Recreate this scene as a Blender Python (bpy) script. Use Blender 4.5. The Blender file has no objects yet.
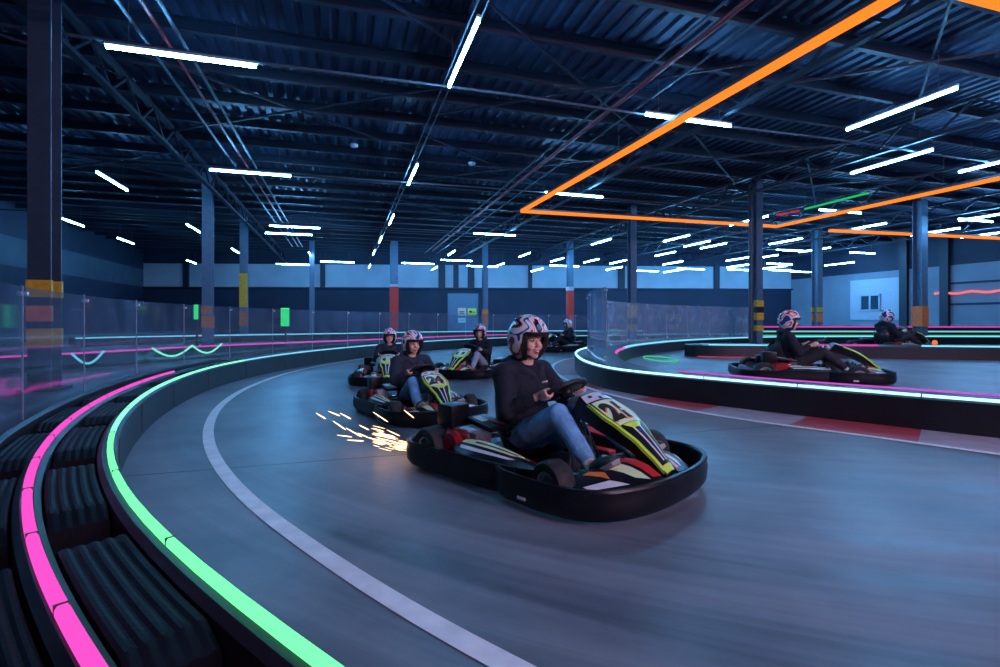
import bpy, bmesh, math, random
from mathutils import Vector, Matrix, noise as mnoise

random.seed(7)
scene = bpy.context.scene
COL = scene.collection
vs = scene.view_settings
scene.display_settings.display_device = 'sRGB'
vs.view_transform = 'Standard'
vs.look = 'None'
vs.gamma = 1
vs.use_curve_mapping = False
vs.exposure = 0.0
PI = math.pi

# ------------------------------------------------------------------ camera frame
# hall axes: X across the hall, Y down the hall.  The camera looks 17 degrees to the right of Y.
F_PX, HOR, HC = 505.0, 320.0, 1.0
YAW = math.radians(17.06)
RV = Vector((math.cos(YAW), -math.sin(YAW), 0))
FV = Vector((math.sin(YAW), math.cos(YAW), 0))


def C(x, d, z=0.0):
    """a floor-plan place: x metres right of and d metres ahead of where the photographer stands"""
    return RV * x + FV * d + Vector((0, 0, z))


def P(px, py, z):
    """the place at height z that is seen at px, py of the photograph"""
    d = (HC - z) * F_PX / (py - HOR)
    return C((px - 500) / F_PX * d, d, z)


def PD(px, d, z=0.0):
    return C((px - 500) / F_PX * d, d, z)


cam_d = bpy.data.cameras.new('camera')
cam = bpy.data.objects.new('camera', cam_d)
COL.objects.link(cam)
cam.location = (0, 0, HC)
cam.rotation_euler = (PI / 2, 0, -YAW)
cam_d.sensor_width = 36
cam_d.lens = F_PX / 1000 * 36
cam_d.shift_y = -13.5 / 1000
cam_d.clip_start = 0.05
cam_d.clip_end = 300
scene.camera = cam

# ------------------------------------------------------------------ materials
def new_mat(name):
    m = bpy.data.materials.new(name)
    m.use_nodes = True
    nt = m.node_tree
    for n in list(nt.nodes):
        nt.nodes.remove(n)
    out = nt.nodes.new('ShaderNodeOutputMaterial')
    return m, nt, out


def pmat(name, col, rough=0.5, metal=0.0, var=0.15, scale=14.0, bump=0.0, bscale=60.0, coat=0.0, spec=0.5):
    m, nt, out = new_mat(name)
    b = nt.nodes.new('ShaderNodeBsdfPrincipled')
    nt.links.new(b.outputs[0], out.inputs[0])
    tc = nt.nodes.new('ShaderNodeTexCoord')
    nz = nt.nodes.new('ShaderNodeTexNoise')
    nz.inputs['Scale'].default_value = scale
    nz.inputs['Detail'].default_value = 4
    nt.links.new(tc.outputs['Object'], nz.inputs['Vector'])
    rp = nt.nodes.new('ShaderNodeValToRGB')
    rp.color_ramp.elements[0].position = 0.3
    rp.color_ramp.elements[1].position = 0.7
    rp.color_ramp.elements[0].color = [c * (1 - var) for c in col[:3]] + [1]
    rp.color_ramp.elements[1].color = [min(1, c * (1 + var)) for c in col[:3]] + [1]
    nt.links.new(nz.outputs['Fac'], rp.inputs[0])
    nt.links.new(rp.outputs[0], b.inputs['Base Color'])
    b.inputs['Roughness'].default_value = rough
    b.inputs['Metallic'].default_value = metal
    b.inputs['Specular IOR Level'].default_value = spec
    if coat:
        b.inputs['Coat Weight'].default_value = coat
        b.inputs['Coat Roughness'].default_value = 0.1
    if bump:
        n2 = nt.nodes.new('ShaderNodeTexNoise')
        n2.inputs['Scale'].default_value = bscale
        n2.inputs['Detail'].default_value = 3
        nt.links.new(tc.outputs['Object'], n2.inputs['Vector'])
        bp = nt.nodes.new('ShaderNodeBump')
        bp.inputs['Strength'].default_value = bump
        bp.inputs['Distance'].default_value = 0.02
        nt.links.new(n2.outputs['Fac'], bp.inputs['Height'])
        nt.links.new(bp.outputs[0], b.inputs['Normal'])
    return m


def emat(name, col, strength):
    m, nt, out = new_mat(name)
    e = nt.nodes.new('ShaderNodeEmission')
    e.inputs[0].default_value = (*col, 1)
    e.inputs[1].default_value = strength
    nt.links.new(e.outputs[0], out.inputs[0])
    return m


M = {}
M['steel_dark'] = pmat('dark_painted_steel', (0.009, 0.014, 0.032), 0.55, 0.1)
M['steel_lightened'] = pmat('lightened_column_steel', (0.11, 0.18, 0.26), 0.5, 0.1, 0.12, 6)  # column steel lightened in colour to make up for weak light on it
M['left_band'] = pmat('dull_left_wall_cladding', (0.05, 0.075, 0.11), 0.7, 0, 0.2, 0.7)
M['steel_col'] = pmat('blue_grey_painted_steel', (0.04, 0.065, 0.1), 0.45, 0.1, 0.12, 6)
M['roof'] = pmat('corrugated_roof_sheet', (0.03, 0.05, 0.105), 0.5, 0.3, 0.2, 3)
M['conduit'] = pmat('galvanised_conduit', (0.09, 0.11, 0.14), 0.55, 0.3)
M['fixture'] = pmat('light_fixture_body', (0.45, 0.5, 0.55), 0.4)
M['red_pipe'] = pmat('red_pipe_paint', (0.28, 0.012, 0.025), 0.45)
M['tube'] = emat('lamp_tube_glow', (0.145, 0.5, 1.0), 140)
M['tube_face_fill'] = emat('pale_lamp_tube_glow', (1.0, 0.63, 0.92), 600)  # strong warm glow of the added tubes that light the faces
M['orange_led'] = emat('orange_led_glow', (1.0, 0.19, 0.018), 1.55)
M['orange_housing'] = pmat('led_channel_housing', (0.06, 0.06, 0.07), 0.5)
M['led_pink'] = emat('pink_led_glow', (1.0, 0.085, 0.62), 1.05)
M['led_green'] = emat('green_led_glow', (0.16, 1.0, 0.36), 1.5)
M['led_mint'] = emat('mint_led_glow', (0.25, 1.0, 0.62), 1.4)
M['led_cyan'] = emat('cyan_led_glow', (0.22, 0.72, 1.0), 1.15)
M['led_white'] = emat('ice_white_led_glow', (0.36, 0.74, 1.0), 2.2)
M['led_purple'] = emat('purple_led_glow', (0.75, 0.12, 0.8), 0.75)
M['dim_pink'] = emat('dim_pink_led_glow', (0.9, 0.1, 0.65), 0.62)
M['dim_cyan'] = emat('dim_cyan_led_glow', (0.25, 0.75, 0.9), 0.75)
M['dim_green'] = emat('dim_green_led_glow', (0.08, 0.75, 0.4), 0.7)
M['led_red'] = emat('red_led_glow', (1.0, 0.1, 0.2), 0.55)
M['green_box'] = emat('green_sign_glow', (0.05, 0.9, 0.25), 1.0)
M['clip'] = pmat('led_joint_clip', (0.05, 0.06, 0.06), 0.5)
M['barrier'] = pmat('black_barrier_plastic', (0.010, 0.012, 0.017), 0.42, 0, 0.3, 5)
M['barrier_top'] = pmat('black_barrier_block_plastic', (0.004, 0.005, 0.009), 0.6, 0, 0.35, 6, 0.1, spec=0.15)
M['alu'] = pmat('aluminium_post', (0.5, 0.55, 0.62), 0.35, 0.7)
M['post'] = pmat('dull_metal_post', (0.25, 0.3, 0.38), 0.45, 0.3)
M['yellow'] = pmat('hazard_yellow_paint', (0.75, 0.45, 0.04), 0.5)
M['orange_wrap'] = pmat('orange_column_wrap', (0.9, 0.22, 0.06), 0.6)
M['red_wrap'] = pmat('red_column_wrap', (0.9, 0.05, 0.035), 0.6)
M['black'] = pmat('black_paint', (0.015, 0.016, 0.02), 0.5)
M['wall_dark'] = pmat('navy_wall_cladding', (0.010, 0.018, 0.045), 0.7, 0, 0.2, 1.0)
M['wall_light'] = pmat('pale_wall_cladding', (0.34, 0.42, 0.5), 0.65, 0, 0.1, 0.8)
M['wall_right'] = pmat('pale_blue_wall', (0.17, 0.21, 0.27), 0.65, 0, 0.12, 0.7)
M['white_panel'] = pmat('white_wall_panel', (0.4, 0.45, 0.55), 0.6)
M['window_dark'] = pmat('dark_window_glass', (0.02, 0.06, 0.09), 0.1)
M['white_line'] = pmat('white_floor_paint', (0.93, 0.93, 0.94), 0.45, 0, 0.15, 9)
M['kerb_red'] = pmat('red_floor_paint', (0.42, 0.05, 0.07), 0.45, 0, 0.25, 5)
M['kerb_pale'] = pmat('pale_floor_paint', (0.38, 0.34, 0.4), 0.45, 0, 0.2, 5)
# kart
M['plastic'] = pmat('black_kart_plastic', (0.006, 0.008, 0.012), 0.34, 0, 0.25, 8, spec=0.28)
M['rubber'] = pmat('kart_tyre_rubber', (0.018, 0.018, 0.02), 0.7, 0, 0.3, 20, 0.15)
M['rim'] = pmat('kart_wheel_rim', (0.55, 0.57, 0.6), 0.35, 0.3)
M['chassis'] = pmat('kart_chassis_steel', (0.03, 0.03, 0.035), 0.35, 0.6)
M['chrome'] = pmat('bright_steel', (0.6, 0.62, 0.65), 0.2, 1.0)
M['lime'] = pmat('fluorescent_yellow_vinyl', (0.6, 0.97, 0.07), 0.35, 0, 0.06, 8, coat=0.3)
M['cream'] = pmat('pale_lime_vinyl', (0.74, 0.92, 0.52), 0.35, 0, 0.06, 8, coat=0.3)
M['white_vinyl'] = pmat('white_vinyl', (0.72, 0.73, 0.75), 0.35, 0, 0.06, 8, coat=0.3)
M['red_vinyl'] = pmat('red_vinyl', (0.68, 0.03, 0.04), 0.35, 0, 0.08, 8, coat=0.3)
M['orange_vinyl'] = pmat('orange_vinyl', (0.8, 0.2, 0.04), 0.35)
M['black_vinyl'] = pmat('black_vinyl', (0.012, 0.012, 0.014), 0.35)
M['engine_red'] = pmat('red_engine_metal', (0.4, 0.02, 0.03), 0.35, 0.4, 0.3, 30)
M['engine_grey'] = pmat('grey_engine_metal', (0.2, 0.21, 0.24), 0.4, 0.7, 0.3, 30)
M['tank'] = pmat('translucent_tank_plastic', (0.55, 0.52, 0.55), 0.4)
M['green_tube'] = pmat('green_pedal_bar', (0.03, 0.3, 0.15), 0.35)
M['seat'] = pmat('black_seat_shell', (0.02, 0.02, 0.024), 0.4)
# people
def skin_mat(name, col):
    m = pmat(name, col, 0.5, 0, 0.08, 25)
    b = [n for n in m.node_tree.nodes if n.type == 'BSDF_PRINCIPLED'][0]
    b.inputs['Subsurface Weight'].default_value = 0.1
    b.inputs['Subsurface Radius'].default_value = (0.01, 0.004, 0.002)
    return m
M['skin'] = skin_mat('pale_skin', (0.84, 0.52, 0.42))
M['lips'] = pmat('lip_skin', (0.48, 0.16, 0.15), 0.45)
M['brow'] = pmat('dark_brow_hair', (0.03, 0.02, 0.016), 0.7)
M['mouth'] = pmat('open_mouth', (0.1, 0.015, 0.02), 0.5)
M['teeth'] = pmat('teeth_enamel', (0.85, 0.83, 0.78), 0.25)
M['eye'] = pmat('eye_white', (0.75, 0.74, 0.72), 0.2)
M['iris'] = pmat('dark_iris', (0.02, 0.015, 0.012), 0.15)
M['hood_black'] = pmat('black_sweat_cloth', (0.006, 0.010, 0.021), 0.85, 0, 0.25, 30, 0.35, 25)
M['hood_navy'] = pmat('navy_sweat_cloth', (0.02, 0.03, 0.055), 0.85, 0, 0.25, 30, 0.35, 25)
M['jeans'] = pmat('light_blue_denim', (0.17, 0.42, 0.7), 0.8, 0, 0.3, 12, 0.45, 22)
M['trousers'] = pmat('dark_trouser_cloth', (0.02, 0.022, 0.03), 0.85, 0, 0.2, 20, 0.3, 25)
M['grey_trousers'] = pmat('pale_grey_trouser_cloth', (0.3, 0.34, 0.42), 0.85, 0, 0.2, 20, 0.3, 25)
M['shoe'] = pmat('dark_green_shoe', (0.03, 0.06, 0.055), 0.6)
M['sole'] = pmat('grey_rubber_sole', (0.38, 0.36, 0.36), 0.6)
M['sock'] = pmat('white_sock_knit', (0.68, 0.68, 0.7), 0.9, 0, 0.1, 60, 0.3, 120)
M['helmet_lining'] = pmat('black_helmet_lining', (0.01, 0.01, 0.012), 0.7)


def helmet_mat(name, cols, seed, sc=1.0):
    """swirling bands of flat colour over a white shell"""
    m, nt, out = new_mat(name)
    b = nt.nodes.new('ShaderNodeBsdfPrincipled')
    b.inputs['Roughness'].default_value = 0.22
    b.inputs['Coat Weight'].default_value = 0.4
    nt.links.new(b.outputs[0], out.inputs[0])
    tc = nt.nodes.new('ShaderNodeTexCoord')
    mp = nt.nodes.new('ShaderNodeMapping')
    mp.inputs['Location'].default_value = (seed, seed * 0.37, 0)
    mp.inputs['Scale'].default_value = (5.5 * sc, 13 * sc, 7 * sc)
    mp.inputs['Rotation'].default_value = (0.3, 0.25, 0.2)
    nt.links.new(tc.outputs['Object'], mp.inputs['Vector'])
    nz = nt.nodes.new('ShaderNodeTexNoise')
    nz.inputs['Scale'].default_value = 1.0
    nz.inputs['Detail'].default_value = 0.0
    nz.inputs['Distortion'].default_value = 1.2
    nt.links.new(mp.outputs[0], nz.inputs['Vector'])
    rp = nt.nodes.new('ShaderNodeValToRGB')
    rp.color_ramp.interpolation = 'CONSTANT'
    els = rp.color_ramp.elements
    els[0].position = 0.0
    els[0].color = (*cols[0][1], 1)
    els[1].position = cols[1][0]
    els[1].color = (*cols[1][1], 1)
    for pos, c in cols[2:]:
        e = els.new(pos)
        e.color = (*c, 1)
    nt.links.new(nz.outputs['Fac'], rp.inputs[0])
    nt.links.new(rp.outputs[0], b.inputs['Base Color'])
    return m


W_, R_, B_, K_, O_, T_ = (0.8, 0.8, 0.82), (0.7, 0.02, 0.03), (0.03, 0.06, 0.22), (0.012, 0.012, 0.02), (0.85, 0.2, 0.03), (0.03, 0.32, 0.4)
M['helmet_a'] = helmet_mat('multicolour_helmet_shell', [(0, T_), (0.2, K_), (0.25, R_), (0.29, W_), (0.45, B_), (0.50, W_), (0.60, R_), (0.645, B_), (0.69, O_), (0.75, W_)], 3.1)
M['helmet_b'] = helmet_mat('white_red_helmet_shell', [(0, B_), (0.38, W_), (0.56, R_), (0.66, W_), (0.74, B_)], 6.4)
M['helmet_c'] = helmet_mat('white_pink_helmet_shell', [(0, (0.5, 0.1, 0.3)), (0.36, W_), (0.58, R_), (0.65, W_)], 9.0)
M['helmet_d'] = helmet_mat('white_blue_helmet_shell', [(0, B_), (0.42, W_), (0.56, R_), (0.61, W_), (0.68, B_)], 1.7)


def spark_mat():
    return emat('spark_glow', (1.0, 0.55, 0.28), 5)
M['spark'] = spark_mat()


def screen_mat(name, h0, h1):
    m, nt, out = new_mat(name)
    tr = nt.nodes.new('ShaderNodeBsdfTransparent')
    tr.inputs[0].default_value = (0.86, 0.92, 0.96, 1)
    gl = nt.nodes.new('ShaderNodeBsdfGlossy')
    gl.inputs['Roughness'].default_value = 0.06
    gl.inputs[0].default_value = (0.8, 0.9, 1, 1)
    df = nt.nodes.new('ShaderNodeBsdfDiffuse')
    df.inputs[0].default_value = (0.5, 0.62, 0.75, 1)
    lw = nt.nodes.new('ShaderNodeLayerWeight')
    lw.inputs[0].default_value = 0.5
    pw = nt.nodes.new('ShaderNodeMath')
    pw.operation = 'POWER'
    pw.inputs[1].default_value = 3.5
    nt.links.new(lw.outputs['Facing'], pw.inputs[0])
    fr = nt.nodes.new('ShaderNodeMapRange')
    fr.inputs[3].default_value = 0.025
    fr.inputs[4].default_value = 0.45
    nt.links.new(pw.outputs[0], fr.inputs[0])
    m1 = nt.nodes.new('ShaderNodeMixShader')
    m2 = nt.nodes.new('ShaderNodeMixShader')
    # wipe smears: a cloudy haze of scratches
    tc = nt.nodes.new('ShaderNodeTexCoord')
    nz = nt.nodes.new('ShaderNodeTexNoise')
    nz.inputs['Scale'].default_value = 2.5
    nz.inputs['Detail'].default_value = 6
    nt.links.new(tc.outputs['Object'], nz.inputs['Vector'])
    mr = nt.nodes.new('ShaderNodeMapRange')
    mr.inputs[1].default_value = 0.3
    mr.inputs[2].default_value = 0.8
    mr.inputs[3].default_value = h0
    mr.inputs[4].default_value = h1
    nt.links.new(nz.outputs['Fac'], mr.inputs[0])
    nt.links.new(mr.outputs[0], m1.inputs[0])
    nt.links.new(tr.outputs[0], m1.inputs[1])
    nt.links.new(df.outputs[0], m1.inputs[2])
    nt.links.new(fr.outputs[0], m2.inputs[0])
    nt.links.new(m1.outputs[0], m2.inputs[1])
    nt.links.new(gl.outputs[0], m2.inputs[2])
    nt.links.new(m2.outputs[0], out.inputs[0])
    return m
M['screen'] = screen_mat('clear_polycarbonate', 0.03, 0.13)
M['screen_hazy'] = screen_mat('scuffed_polycarbonate', 0.16, 0.5)


def floor_mat():
    m, nt, out = new_mat('polished_concrete_track')
    N, L = nt.nodes, nt.links
    b = N.new('ShaderNodeBsdfPrincipled')
    L.new(b.outputs[0], out.inputs[0])
    tc = N.new('ShaderNodeTexCoord')
    sep = N.new('ShaderNodeSeparateXYZ')
    L.new(tc.outputs['Object'], sep.inputs[0])

    def math_(op, a, bb=None):
        n = N.new('ShaderNodeMath')
        n.operation = op
        for i, v in enumerate((a, bb)):
            if v is None:
                continue
            if isinstance(v, (int, float)):
                n.inputs[i].default_value = v
            else:
                L.new(v, n.inputs[i])
        return n.outputs[0]
    ctr = C(3.4, 8.6)
    dx = math_('SUBTRACT', sep.outputs[0], ctr.x)
    dy = math_('SUBTRACT', sep.outputs[1], ctr.y)
    r = math_('SQRT', math_('ADD', math_('MULTIPLY', dx, dx), math_('MULTIPLY', dy, dy)))
    a = math_('ARCTAN2', dy, dx)
    cmb = N.new('ShaderNodeCombineXYZ')
    L.new(math_('MULTIPLY', r, 5.0), cmb.inputs[0])
    L.new(math_('MULTIPLY', a, 1.6), cmb.inputs[1])
    ns = N.new('ShaderNodeTexNoise')          # rubbered-in racing lines
    ns.inputs['Scale'].default_value = 1.0
    ns.inputs['Detail'].default_value = 5
    ns.inputs['Roughness'].default_value = 0.65
    ns.inputs['Distortion'].default_value = 0.6
    L.new(cmb.outputs[0], ns.inputs['Vector'])
    nb = N.new('ShaderNodeTexNoise')          # blotchy concrete
    nb.inputs['Scale'].default_value = 0.9
    nb.inputs['Detail'].default_value = 8
    nb.inputs['Roughness'].default_value = 0.6
    L.new(tc.outputs['Object'], nb.inputs['Vector'])
    rp = N.new('ShaderNodeValToRGB')
    rp.color_ramp.elements[0].position = 0.38
    rp.color_ramp.elements[0].color = (0.078, 0.09, 0.115, 1)
    rp.color_ramp.elements[1].position = 0.60
    rp.color_ramp.elements[1].color = (0.245, 0.262, 0.30, 1)
    mx = N.new('ShaderNodeMix')
    mx.data_type = 'FLOAT'
    mx.inputs[0].default_value = 0.47
    L.new(ns.outputs['Fac'], mx.inputs[2])
    L.new(nb.outputs['Fac'], mx.inputs[3])
    L.new(mx.outputs[0], rp.inputs[0])
    # saw-cut joints every 6 m
    def joint(coord, off):
        w = math_('WRAP', coord, off)
        n = w.node
        n.inputs[1].default_value = off + 3.0
        n.inputs[2].default_value = off - 3.0
        return math_('LESS_THAN', math_('ABSOLUTE', math_('SUBTRACT', w, off)), 0.011)
    wob = N.new('ShaderNodeTexNoise')
    wob.inputs['Scale'].default_value = 0.7
    L.new(tc.outputs['Object'], wob.inputs['Vector'])
    wy = math_('ADD', sep.outputs[1], math_('MULTIPLY', wob.outputs['Fac'], 0.06))
    j = joint(wy, 3.83)
    mj = N.new('ShaderNodeMix')
    mj.data_type = 'RGBA'
    L.new(j, mj.inputs[0])
    L.new(rp.outputs[0], mj.inputs[6])
    mj.inputs[7].default_value = (0.05, 0.055, 0.065, 1)
    L.new(mj.outputs[2], b.inputs['Base Color'])
    mr = N.new('ShaderNodeMapRange')
    mr.inputs[1].default_value = 0.3
    mr.inputs[2].default_value = 0.7
    mr.inputs[3].default_value = 0.3
    mr.inputs[4].default_value = 0.52
    L.new(ns.outputs['Fac'], mr.inputs[0])
    L.new(mr.outputs[0], b.inputs['Roughness'])
    bp = N.new('ShaderNodeBump')
    bp.inputs['Strength'].default_value = 0.12
    bp.inputs['Distance'].default_value = 0.01
    L.new(nb.outputs['Fac'], bp.inputs['Height'])
    L.new(bp.outputs[0], b.inputs['Normal'])
    return m
M['floor'] = floor_mat()

# ------------------------------------------------------------------ mesh helpers
def frame_of(d):
    d = d.normalized()
    ref = Vector((0, 0, 1)) if abs(d.z) < 0.9 else Vector((1, 0, 0))
    s = d.cross(ref).normalized()
    return s, s.cross(d).normalized()


class MB:
    def __init__(self):
        self.v, self.f, self.m = [], [], []

    def quadgrid(self, rings, closed_ring=True, mat=0, cap=True):
        """rings: list of equally long lists of points"""
        base, n = len(self.v), len(rings[0])
        for r in rings:
            self.v.extend(Vector(p) for p in r)
        for i in range(len(rings) - 1):
            for j in range(n if closed_ring else n - 1):
                k = (j + 1) % n
                self.f.append((base + i * n + j, base + i * n + k, base + (i + 1) * n + k, base + (i + 1) * n + j))
                self.m.append(mat)
        if cap and closed_ring:
            self.f.append(tuple(base + j for j in reversed(range(n))))
            self.f.append(tuple(base + (len(rings) - 1) * n + j for j in range(n)))
            self.m += [mat, mat]
        return self

    def box(self, c, s, rot=None, bevel=0.0, mat=0):
        bm = bmesh.new()
        bmesh.ops.create_cube(bm, size=1)
        for v in bm.verts:
            v.co = Vector((v.co.x * s[0], v.co.y * s[1], v.co.z * s[2]))
        if bevel:
            bmesh.ops.bevel(bm, geom=bm.edges[:], offset=bevel, segments=2, affect='EDGES', profile=0.6)
        mx = (rot if rot is not None else Matrix.Identity(3)).to_4x4()
        self.absorb(bm, Matrix.Translation(Vector(c)) @ mx, mat)
        return self

    def absorb(self, bm, mx, mat=0):
        b = len(self.v)
        bm.verts.index_update()
        self.v.extend(mx @ v.co for v in bm.verts)
        for f in bm.faces:
            self.f.append(tuple(b + v.index for v in f.verts))
            self.m.append(mat)
        bm.free()

    def beam(self, a, b, w, h, mat=0, up=None):
        a, b = Vector(a), Vector(b)
        d = (b - a).normalized()
        s, u = frame_of(d)
        self.quadgrid([[p + s * w / 2 + u * h / 2, p - s * w / 2 + u * h / 2, p - s * w / 2 - u * h / 2, p + s * w / 2 - u * h / 2] for p in (a, b)], mat=mat)
        return self

    def tube(self, pts, r, seg=10, mat=0, closed=False):
        pts = [Vector(p) for p in pts]
        n = len(pts)
        rr = r if isinstance(r, (list, tuple)) else [r] * n
        rings, prev = [], None
        for i, p in enumerate(pts):
            if closed:
                d = pts[(i + 1) % n] - pts[i - 1]
            else:
                d = pts[min(i + 1, n - 1)] - pts[max(i - 1, 0)]
            d.normalize()
            if prev is None:
                s, u = frame_of(d)
            else:
                s = (prev - d * prev.dot(d)).normalized()
                u = s.cross(d).normalized()
            prev = s
            rings.append([p + (s * math.cos(2 * PI * k / seg) + u * math.sin(2 * PI * k / seg)) * rr[i] for k in range(seg)])
        if closed:
            rings.append(rings[0])
        self.quadgrid(rings, mat=mat, cap=not closed)
        return self

    def cap(self, a, b, ra, rb, seg=14, mat=0):
        """tapered limb with round ends"""
        a, b = Vector(a), Vector(b)
        d = (b - a).normalized()
        pts, rad = [], []
        for k in range(5):
            t = PI / 2 * k / 5
            pts.append(a - d * ra * math.cos(t)); rad.append(max(ra * math.sin(t), ra * 0.05))
        pts.append(a); rad.append(ra)
        pts.append(b); rad.append(rb)
        for k in range(4, -1, -1):
            t = PI / 2 * k / 5
            pts.append(b + d * rb * math.cos(t)); rad.append(max(rb * math.sin(t), rb * 0.05))
        s, u = frame_of(d)
        self.quadgrid([[p + (s * math.cos(2 * PI * k / seg) + u * math.sin(2 * PI * k / seg)) * r for k in range(seg)] for p, r in zip(pts, rad)], mat=mat)
        return self

    def ell(self, c, r, rot=None, mat=0, nu=18, nv=12):
        c = Vector(c)
        rot = rot if rot is not None else Matrix.Identity(3)
        rings = []
        for i in range(nv + 1):
            t = PI * (0.02 + 0.96 * i / nv)
            rings.append([c + rot @ Vector((r[0] * math.sin(t) * math.cos(2 * PI * k / nu), r[1] * math.sin(t) * math.sin(2 * PI * k / nu), -r[2] * math.cos(t))) for k in range(nu)])
        self.quadgrid(rings, mat=mat)
        return self

    def lathe(self, prof, axis_p, axis_d, seg=28, mat=0):
        """prof: closed list of (along axis, radius)"""
        axis_p, d = Vector(axis_p), Vector(axis_d).normalized()
        s, u = frame_of(d)
        rings = []
        for k in range(seg + 1):
            a = 2 * PI * k / seg
            e = s * math.cos(a) + u * math.sin(a)
            rings.append([axis_p + d * x + e * r for x, r in prof])
        self.quadgrid(rings, mat=mat, cap=False)
        return self

    def bmesh(self):
        bm = bmesh.new()
        vs = [bm.verts.new(p) for p in self.v]
        for f, m in zip(self.f, self.m):
            try:
                fc = bm.faces.new([vs[i] for i in f])
                fc.material_index = m
            except ValueError:
                pass
        bmesh.ops.remove_doubles(bm, verts=bm.verts[:], dist=1e-6)
        bmesh.ops.recalc_face_normals(bm, faces=bm.faces[:])
        return bm

    def mesh(self, name, smooth=True, angle=38):
        bm = self.bmesh()
        me = bpy.data.meshes.new(name)
        bm.to_mesh(me)
        bm.free()
        if smooth and len(me.polygons):
            me.polygons.foreach_set('use_smooth', [True] * len(me.polygons))
            me.set_sharp_from_angle(angle=math.radians(angle))
        return me

    def build(self, name, mats, parent=None, smooth=True, angle=38, origin=None):
        if origin is not None:
            o_ = Vector(origin)
            self.v = [p - o_ for p in self.v]
        me = self.mesh(name, smooth, angle)
        for m in (mats if isinstance(mats, (list, tuple)) else [mats]):
            me.materials.append(m)
        o = bpy.data.objects.new(name, me)
        COL.objects.link(o)
        if origin is not None:
            o.location = Vector(origin)
        if parent is not None:
            o.parent = parent
        return o


def remeshed(mb, voxel, smooth=4):
    """fuse the overlapping pieces into one continuous skin"""
    me = mb.mesh('raw')
    o = bpy.data.objects.new('raw', me)
    COL.objects.link(o)
    r = o.modifiers.new('r', 'REMESH')
    r.mode = 'VOXEL'
    r.voxel_size = voxel
    if smooth:
        s = o.modifiers.new('s', 'SMOOTH')
        s.factor = 0.5
        s.iterations = smooth
    dg = bpy.context.evaluated_depsgraph_get()
    out = bpy.data.meshes.new_from_object(o.evaluated_get(dg))
    bpy.data.objects.remove(o)
    bpy.data.meshes.remove(me)
    out.polygons.foreach_set('use_smooth', [True] * len(out.polygons))
    return out


def mobj(name, me, mat, parent=None):
    me.materials.clear()
    me.materials.append(mat)
    me.name = name
    o = bpy.data.objects.new(name, me)
    COL.objects.link(o)
    if parent is not None:
        o.parent = parent
    return o


def empty(name, loc=(0, 0, 0), rz=0.0):
    o = bpy.data.objects.new(name, None)
    o.empty_display_size = 0.1
    COL.objects.link(o)
    o.location = loc
    o.rotation_euler = (0, 0, rz)
    return o


def tag(o, label=None, cat=None, group=None, kind=None):
    if label: o['label'] = label
    if cat: o['category'] = cat
    if group: o['group'] = group
    if kind: o['kind'] = kind
    return o


def copy_tree(o, parent=None):
    c = o.copy()
    COL.objects.link(c)
    if parent is not None:
        c.parent = parent
    for ch in list(o.children):
        copy_tree(ch, c)
    return c


ORD = ['first', 'second', 'third', 'fourth', 'fifth', 'sixth', 'seventh', 'eighth', 'ninth', 'tenth', 'eleventh', 'twelfth', 'thirteenth', 'fourteenth', 'fifteenth', 'sixteenth', 'seventeenth', 'eighteenth', 'nineteenth', 'twentieth']
TENS = {20: 'twenty', 30: 'thirty', 40: 'forty', 50: 'fifty', 60: 'sixty'}
def ordinal(i):
    """0-based"""
    if i < 20:
        return ORD[i]
    t = (i + 1) // 10 * 10
    u = (i + 1) % 10
    return TENS[t] + '-' + ORD[u - 1] if u else {30: 'thirtieth', 40: 'fortieth', 50: 'fiftieth', 60: 'sixtieth'}[t]


# ------------------------------------------------------------------ path helpers (plan curves)
def spline(pts, step=0.25):
    """Catmull-Rom through plan points (world vectors), about evenly stepped"""
    pts = [Vector((p.x, p.y, 0)) for p in pts]
    ext = [pts[0] * 2 - pts[1]] + pts + [pts[-1] * 2 - pts[-2]]
    fine = []
    for i in range(1, len(ext) - 2):
        p0, p1, p2, p3 = ext[i - 1:i + 3]
        t0 = 0.0
        t1 = t0 + max((p1 - p0).length, 1e-4) ** 0.5
        t2 = t1 + max((p2 - p1).length, 1e-4) ** 0.5
        t3 = t2 + max((p3 - p2).length, 1e-4) ** 0.5
        for k in range(24):
            t = t1 + (t2 - t1) * k / 24
            a1 = p0 * ((t1 - t) / (t1 - t0)) + p1 * ((t - t0) / (t1 - t0))
            a2 = p1 * ((t2 - t) / (t2 - t1)) + p2 * ((t - t1) / (t2 - t1))
            a3 = p2 * ((t3 - t) / (t3 - t2)) + p3 * ((t - t2) / (t3 - t2))
            b1 = a1 * ((t2 - t) / (t2 - t0)) + a2 * ((t - t0) / (t2 - t0))
            b2 = a2 * ((t3 - t) / (t3 - t1)) + a3 * ((t - t1) / (t3 - t1))
            fine.append(b1 * ((t2 - t) / (t2 - t1)) + b2 * ((t - t1) / (t2 - t1)))
    fine.append(pts[-1])
    return resample(fine, step)


def resample(fine, step):
    L = [0.0]
    for a, b in zip(fine, fine[1:]):
        L.append(L[-1] + (b - a).length)
    n = max(2, int(round(L[-1] / step)))
    out, j = [], 0
    for i in range(n + 1):
        s = L[-1] * i / n
        while j < len(fine) - 2 and L[j + 1] < s:
            j += 1
        seg = L[j + 1] - L[j]
        out.append(fine[j].lerp(fine[j + 1], (s - L[j]) / seg if seg > 1e-9 else 0))
    return out


def normals(path):
    """unit vectors to the left of the path's direction"""
    out = []
    for i in range(len(path)):
        d = path[min(i + 1, len(path) - 1)] - path[max(i - 1, 0)]
        d.normalize()
        out.append(Vector((-d.y, d.x, 0)))
    return out


def offset(path, off):
    return [p + n * off for p, n in zip(path, normals(path))]


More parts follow.
